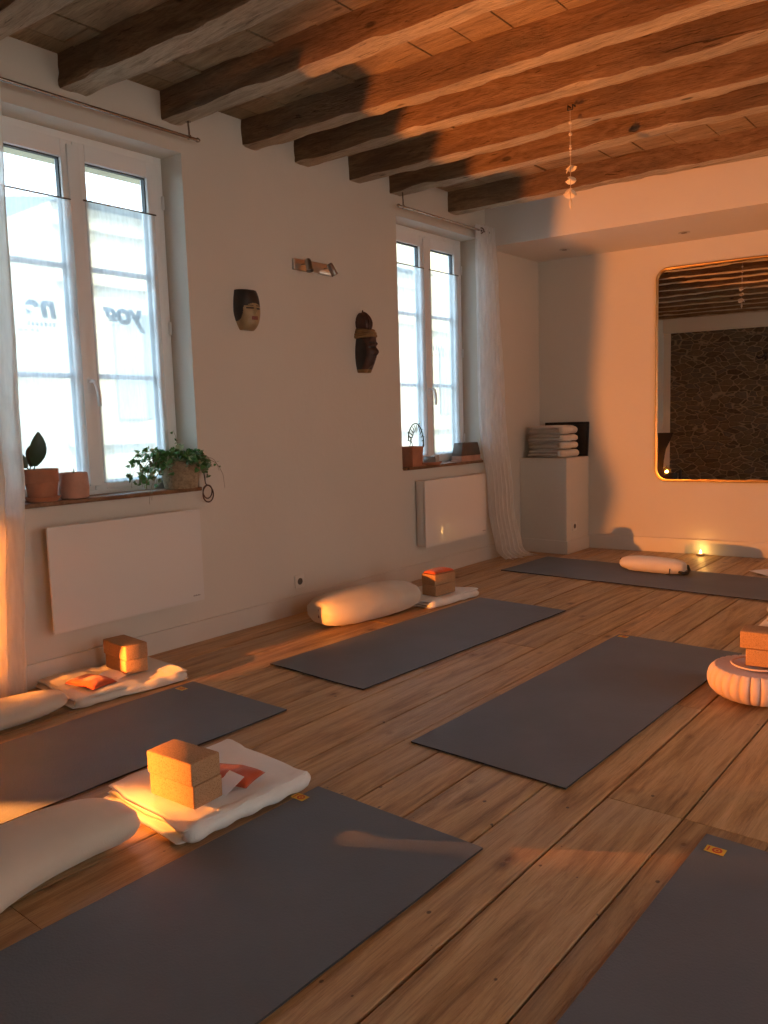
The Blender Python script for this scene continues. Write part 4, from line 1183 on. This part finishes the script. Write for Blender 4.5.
# ------------------------------------------------------------------ shell ornament
ox_, oy_ = 1.575, 4.20
root = thing('shell_ornament', 'string of beads and sea shells hanging from a ceiling beam', 'ornament', (ox_, oy_, 2.34))
bm = B(); tube(bm, [(-.014, .03, .535), (-.014, -.002, .535), (-.014, -.004, .510), (.014, -.004, .510), (.014, -.002, .535), (.014, .03, .535)], .004, 8); obj('hook', bm, M['iron'], root, True)
bm = B(); tube(bm, [(0, -.002, .512), (.001, 0, .4), (0, 0, .2), (0, 0, .0)], .0018, 6); tube(bm, [(0, -.004, .512), (-.003, 0, .3)], .001, 5); obj('string', bm, M['string'], root)
for z, r in ((.445, .010), (.385, .010), (.325, .006), (.312, .008), (.295, .006), (.28, .006)):
    bm = B(); lathe(bm, [(0, r), (r * .8, r * .6), (r, 0), (r * .8, -r * .6), (0, -r)], 14, (0, 0, z)); obj('bead', bm, M['shell'], root, True)
def shell(z, s, az, tilt):
    bm = B()
    def f(u, v):
        a = (u * 2 - 1) * 1.15; r = s * v * (1 + .05 * math.sin(u * 60))
        return Vector((r * math.sin(a), s * .35 * math.sin(PI * v * .7) * math.cos(a * .8), -r * math.cos(a)))
    grid(bm, f, 30, 8)
    rr_ = bmesh.ops.extrude_face_region(bm, geom=bm.faces[:])
    for v in [g for g in rr_['geom'] if isinstance(g, bmesh.types.BMVert)]: v.co.y -= .003
    bmesh.ops.recalc_face_normals(bm, faces=bm.faces[:])
    obj('shell', bm, M['shell'], root, True, loc=(0, 0, z), rot=(tilt, 0, az))
for k, (z, s) in enumerate(((.225, .036), (.215, .036), (.165, .034), (.155, .033), (.105, .045), (.098, .044), (.09, .042))):
    shell(z, s, k * 2.2, .35)
bm = B(); lathe(bm, [(0, .03), (.006, .02), (.010, .0), (.006, -.015), (0, -.03)], 12, (0, 0, .02)); obj('pendant', bm, M['shell'], root, True)

# ------------------------------------------------------------------ tealights and lantern
def tealight(x, y, label, power):
    root = thing('tealight', label, 'candle', (x, y, 0))
    bm = B(); lathe(bm, [(0, .001), (.030, .001), (.034, .006), (.036, .014), (.033, .014), (.030, .006), (0, .005)], 28); obj('dish', bm, M['alu'], root, 40)
    bm = B(); lathe(bm, [(0, .006), (.019, .006), (.0195, .022), (.018, .022), (.018, .018), (0, .018)], 24); obj('cup', bm, M['wax'], root, 40)
    bm = B(); lathe(bm, [(0, .020), (.0045, .026), (.0055, .032), (.003, .044), (0, .054)], 14); obj('flame', bm, M['flame'], root, True)
    L = bpy.data.lights.new('candle_light', 'POINT'); L.energy = power * .25; L.color = (1, .50, .14); L.shadow_soft_size = .012
    lo = link(bpy.data.objects.new('candle_light', L)); lo.location = (0, 0, .075); lo.parent = root
tealight(1.462, 6.83, 'lit tealight on the floor at the foot of the mirror wall', .35)
tealight(3.14, 3.72, 'lit tealight on the floor beside the round cushion, outside the view', .1)
LP = Vector((.31, .50, .275))
root = thing('floor_lamp', 'small amber floor spotlight behind the left curtain, outside the view', 'lamp', (LP.x, LP.y, 0))
aim = Vector((math.sin(rad(30)) * math.cos(rad(12)), math.cos(rad(30)) * math.cos(rad(12)), math.sin(rad(12))))
Ra = Matrix.Translation((0, 0, LP.z)) @ aim.to_track_quat('Z', 'Y').to_matrix().to_4x4()
bm = B(); lathe(bm, [(0, 0), (.085, 0), (.088, .006), (.05, .016), (0, .017)], 36); obj('base', bm, M['iron'], root, 40)
bm = B(); tube(bm, [(0, 0, .015), (-.02, -.03, .10), (-.035, -.06, .20), (0, 0, .0) if False else Ra @ Vector((0, 0, -.075))], .007, 10); obj('pole', bm, M['iron'], root, True)
bm = B(); lathe(bm, [(0, -.080), (.03, -.078), (.055, -.062), (.068, -.035), (.072, -.010), (.069, -.010), (.064, -.034), (.050, -.058), (.028, -.072), (0, -.074)], 36, M=Ra); obj('lamp_shade', bm, M['iron'], root, True)
bm = B(); lathe(bm, [(0, -.072), (.012, -.070), (.014, -.040), (.010, -.034), (0, -.033)], 20, M=Ra); obj('bulb', bm, M['lampglow'], root, True)
Lt = bpy.data.lights.new('lamp_light', 'SPOT'); Lt.energy = 430; Lt.color = (1, .29, .045); Lt.shadow_soft_size = .010; Lt.spot_size = rad(120); Lt.spot_blend = .25
lo = link(bpy.data.objects.new('lamp_light', Lt)); lo.matrix_world = Matrix.Translation((0, 0, LP.z)) @ (-aim).to_track_quat('Z', 'Y').to_matrix().to_4x4(); lo.parent = root

def shield(a0, a1, top):  # unseen curved plates, added to keep lamp light off floor and mats
    bm = B()
    def gs(u, v):
        a = rad(a0 + (a1 - a0) * u); rr_ = .22 + .003 * (1 - abs(2 * v - 1))
        return Vector((rr_ * math.sin(a), rr_ * math.cos(a), v * top))
    grid(bm, gs, 24, 3); am = rad((a0 + a1) / 2)
    tube(bm, [(0, .0, .010), (.20 * math.sin(am), .20 * math.cos(am), .010), (.223 * math.sin(am), .223 * math.cos(am), .012)], .006, 8)
    obj('added_shield', bm, M['iron'], root, True)
FE = [(-.14, .008), (-.08, .012), (-.03, .05), (.044, .068), (.10, .045), (.17, .032), (.37, .047), (.55, .072), (.70, .10), (.80, .148), (.93, .21), (1.15, .30)]
bm = B(); D_ = .55; rw = []  # unseen plate on an arm, added; its edge shapes the lamp's shadow line
for tz, tx in FE: rw.append([bm.verts.new((x_, D_ + y_, max(.02, LP.z + tz * D_))) for y_ in (0, .004) for x_ in ((-.16 if tz < .5 else -.46) * D_, tx * D_)])
for a, b in zip(rw[:-1], rw[1:]):
    for p_, q_ in ((0, 1), (1, 3), (3, 2), (2, 0)): bm.faces.new((a[p_], a[q_], b[q_], b[p_]))
bm.faces.new((rw[0][1], rw[0][0], rw[0][2], rw[0][3])); bm.faces.new((rw[-1][0], rw[-1][1], rw[-1][3], rw[-1][2]))
obj('added_flag', bm, M['iron'], root)
bm = B(); tube(bm, [(0, .04, .010), (-.03, D_ - .02, .012), (-.03, D_ + .002, .03), (-.03, D_ + .002, .25)], .006, 8); obj('added_flag_arm', bm, M['iron'], root, True)
bm = B(); grid(bm, lambda u, v: Vector(((.012 + .072 * v) * math.sin(rad(-40 + 160 * u)), (.012 + .072 * v) * math.cos(rad(-40 + 160 * u)), LP.z + .086)), 24, 4); tube(bm, [Ra @ Vector((0, .07, -.03)), (.0, .012, LP.z + .086)], .004, 6); obj('added_visor', bm, M['iron'], root)  # unseen top plate, added to cut steep lamp light off the ceiling
shield(-32, 9, .243); shield(9, 52.5, .2605); shield(59.4, 108, .300)

# ------------------------------------------------------------------ rear wall fittings (seen in the mirror)
def hook(x, y, z, rz, label):
    root = thing('iron_hook', label, 'hook', (x, y, z), rz)      # local: sticks out along +x
    bm = B(); box(bm, 0, .012, -.02, .02, -.07, .07, .004); obj('plate', bm, M['iron'], root, 40)
    bm = B(); tube(bm, [(.01, 0, .03), (.06, .02, .02), (.10, .05, -.02), (.11, .10, -.03), (.10, .14, .01)], .016, 10); obj('arm', bm, M['iron'], root, True)
hook(1.66, RY, 2.12, PI / 2, 'black iron hook on the stone wall, seen in the mirror')
hook(.0, .35, 1.50, 0, 'lower black iron hook on the window wall behind the curtain')
hook(.0, .62, 1.88, 0, 'upper black iron hook on the window wall behind the curtain')

# ------------------------------------------------------------------ street outside
bm = B(); box(bm, -16, -.52, -12, 26, -.65, -.6); o = struct('ground', bm, M['asphalt'], label='street outside the windows')
def house(y0, y1, x, h, mat, label, step):
    root = thing('house', label, 'building', (x, (y0 + y1) / 2, -.6)); off = (x, (y0 + y1) / 2, -.6)
    bm = B(); box(bm, x - 4, x, y0, y1, -.6, h); obj('wall', bm, mat, root, off=off)
    bm = B()
    for z in (1.0, 3.1, h - .3): box(bm, x, x + .12, y0, y1, z, z + .18, .02)
    obj('cornice', bm, mat, root, 40, off=off)
    y = y0 + step * .4
    while y + 1 < y1:
        for z in (1.35,):
            if z + 1.6 > h: continue
            bm = B(); box(bm, x - .02, x + .03, y, y + .9, z, z + 1.45, .01); w = obj('window', bm, M['darkglass'], root, 40, off=off)
            for s in (-.46, .91):
                bm = B()
                for k in range(14): box(bm, x + .03, x + .06, y + s, y + s + .44, z + k * .1, z + k * .1 + .101)
                obj('shutter', bm, M['shut'], w, off=off)
        y += step
    bm = B(); v = [bm.verts.new(p) for p in ((x + .3, y0, h), (x + .3, y1, h), (x - 2, y1, h + .45), (x - 2, y0, h + .45), (x - 4.2, y0, h), (x - 4.2, y1, h))]
    bm.faces.new((v[0], v[1], v[2], v[3])); bm.faces.new((v[3], v[2], v[5], v[4])); bm.faces.new((v[0], v[3], v[4])); bm.faces.new((v[1], v[5], v[2]))
    obj('roof', bm, M['slate'], root, off=off)
house(5.5, 13.5, -6.2, 4.1, M['facade'], 'cream stone house across the street', 3.1)
house(-1.0, 5.4, -7.6, 2.9, M['facade2'], 'pale low house across the street with slate roof', 2.6)
house(13.6, 22, -6.6, 5.2, M['facade'], 'cream stone house further along the street', 3.4)

# ------------------------------------------------------------------ daylight
WS = 2.3; w = bpy.data.worlds.new('sky'); bpy.context.scene.world = w; w.use_nodes = True
nt = w.node_tree; bg = nt.nodes['Background']
tc = nt.nodes.new('ShaderNodeTexCoord'); sx = nt.nodes.new('ShaderNodeSeparateXYZ'); cr = nt.nodes.new('ShaderNodeValToRGB')
nt.links.new(tc.outputs['Generated'], sx.inputs[0]); nt.links.new(sx.outputs[2], cr.inputs[0]); 
cr.color_ramp.elements[0].position = 0; cr.color_ramp.elements[0].color = (.92, .96, 1, 1)
cr.color_ramp.elements[1].position = .9; cr.color_ramp.elements[1].color = (.60, .77, 1, 1)
crx = nt.nodes.new('ShaderNodeValToRGB'); nt.links.new(sx.outputs[0], crx.inputs[0]); mxx = nt.nodes.new('ShaderNodeMix'); mxx.data_type = 'RGBA'; mxx.blend_type = 'MULTIPLY'; mxx.inputs[0].default_value = 1
crx.color_ramp.elements[0].position = .0; crx.color_ramp.elements[0].color = (.80, .93, 1, 1)      # cool sky over the street
crx.color_ramp.elements[1].position = .25; crx.color_ramp.elements[1].color = (.84, .80, .72, 1)    # warmer, dimmer low sky on the other side
nt.links.new(cr.outputs[0], mxx.inputs[6]); nt.links.new(crx.outputs[0], mxx.inputs[7]); nt.links.new(mxx.outputs[2], bg.inputs[0])
bg.inputs[1].default_value = 1.0*WS
S = bpy.data.lights.new('sun', 'SUN'); S.energy = 3; S.angle = .01; S.color = (1, .93, .80)
so_ = link(bpy.data.objects.new('sun', S)); so_.rotation_euler = Vector((-.62, .35, -.72)).to_track_quat('-Z', 'Y').to_euler(); so_.location = (3, -2, 8)
for k, (a, b) in enumerate(RW):
    P = bpy.data.lights.new('window_portal', 'AREA'); P.shape = 'RECTANGLE'; P.size = b - a; P.size_y = 2.33; P.cycles.is_portal = True
    po = link(bpy.data.objects.new('window_portal', P)); po.location = (RX + .28, (a + b) / 2, 1.285)
    po.rotation_euler = Vector((-1, 0, 0)).to_track_quat('-Z', 'Z').to_euler()
for (yc, wdt) in ((2.225, 1.05), (5.165, 1.0)):
    P = bpy.data.lights.new('window_portal', 'AREA'); P.shape = 'RECTANGLE'; P.size = wdt; P.size_y = 1.78; P.cycles.is_portal = True
    po = link(bpy.data.objects.new('window_portal', P)); po.location = (-.34, yc, 1.75)
    po.rotation_euler = Vector((1, 0, 0)).to_track_quat('-Z', 'Z').to_euler()

# ------------------------------------------------------------------ camera
yaw, pit, rol, F = -0.68714858, 0.11174935, -0.03023933, 800.0
f = Vector((math.sin(yaw) * math.cos(pit), math.cos(yaw) * math.cos(pit), -math.sin(pit)))
r0 = Vector((math.cos(yaw), -math.sin(yaw), 0)); u0 = r0.cross(f)
r = r0 * math.cos(rol) + u0 * math.sin(rol); u = r.cross(f)
cam = bpy.data.cameras.new('camera'); co = link(bpy.data.objects.new('camera', cam))
m = Matrix((( r.x, u.x, -f.x, 3.630), (r.y, u.y, -f.y, 0), (r.z, u.z, -f.z, 1.2), (0, 0, 0, 1)))
co.matrix_world = m
cam.sensor_fit = 'HORIZONTAL'; cam.sensor_width = 36; cam.lens = F * 36 / 768; cam.clip_start = .02
sc = bpy.context.scene; sc.camera = co
sc.view_settings.view_transform = 'Standard'; sc.view_settings.look = 'None'; sc.view_settings.gamma = 1; sc.view_settings.use_curve_mapping = False
sc.view_settings.exposure = 1.32
sc.cycles.max_bounces = 10; sc.cycles.diffuse_bounces = 5; sc.cycles.transparent_max_bounces = 16; sc.cycles.glossy_bounces = 4
sc.cycles.sample_clamp_indirect = 12; sc.cycles.use_denoising = True
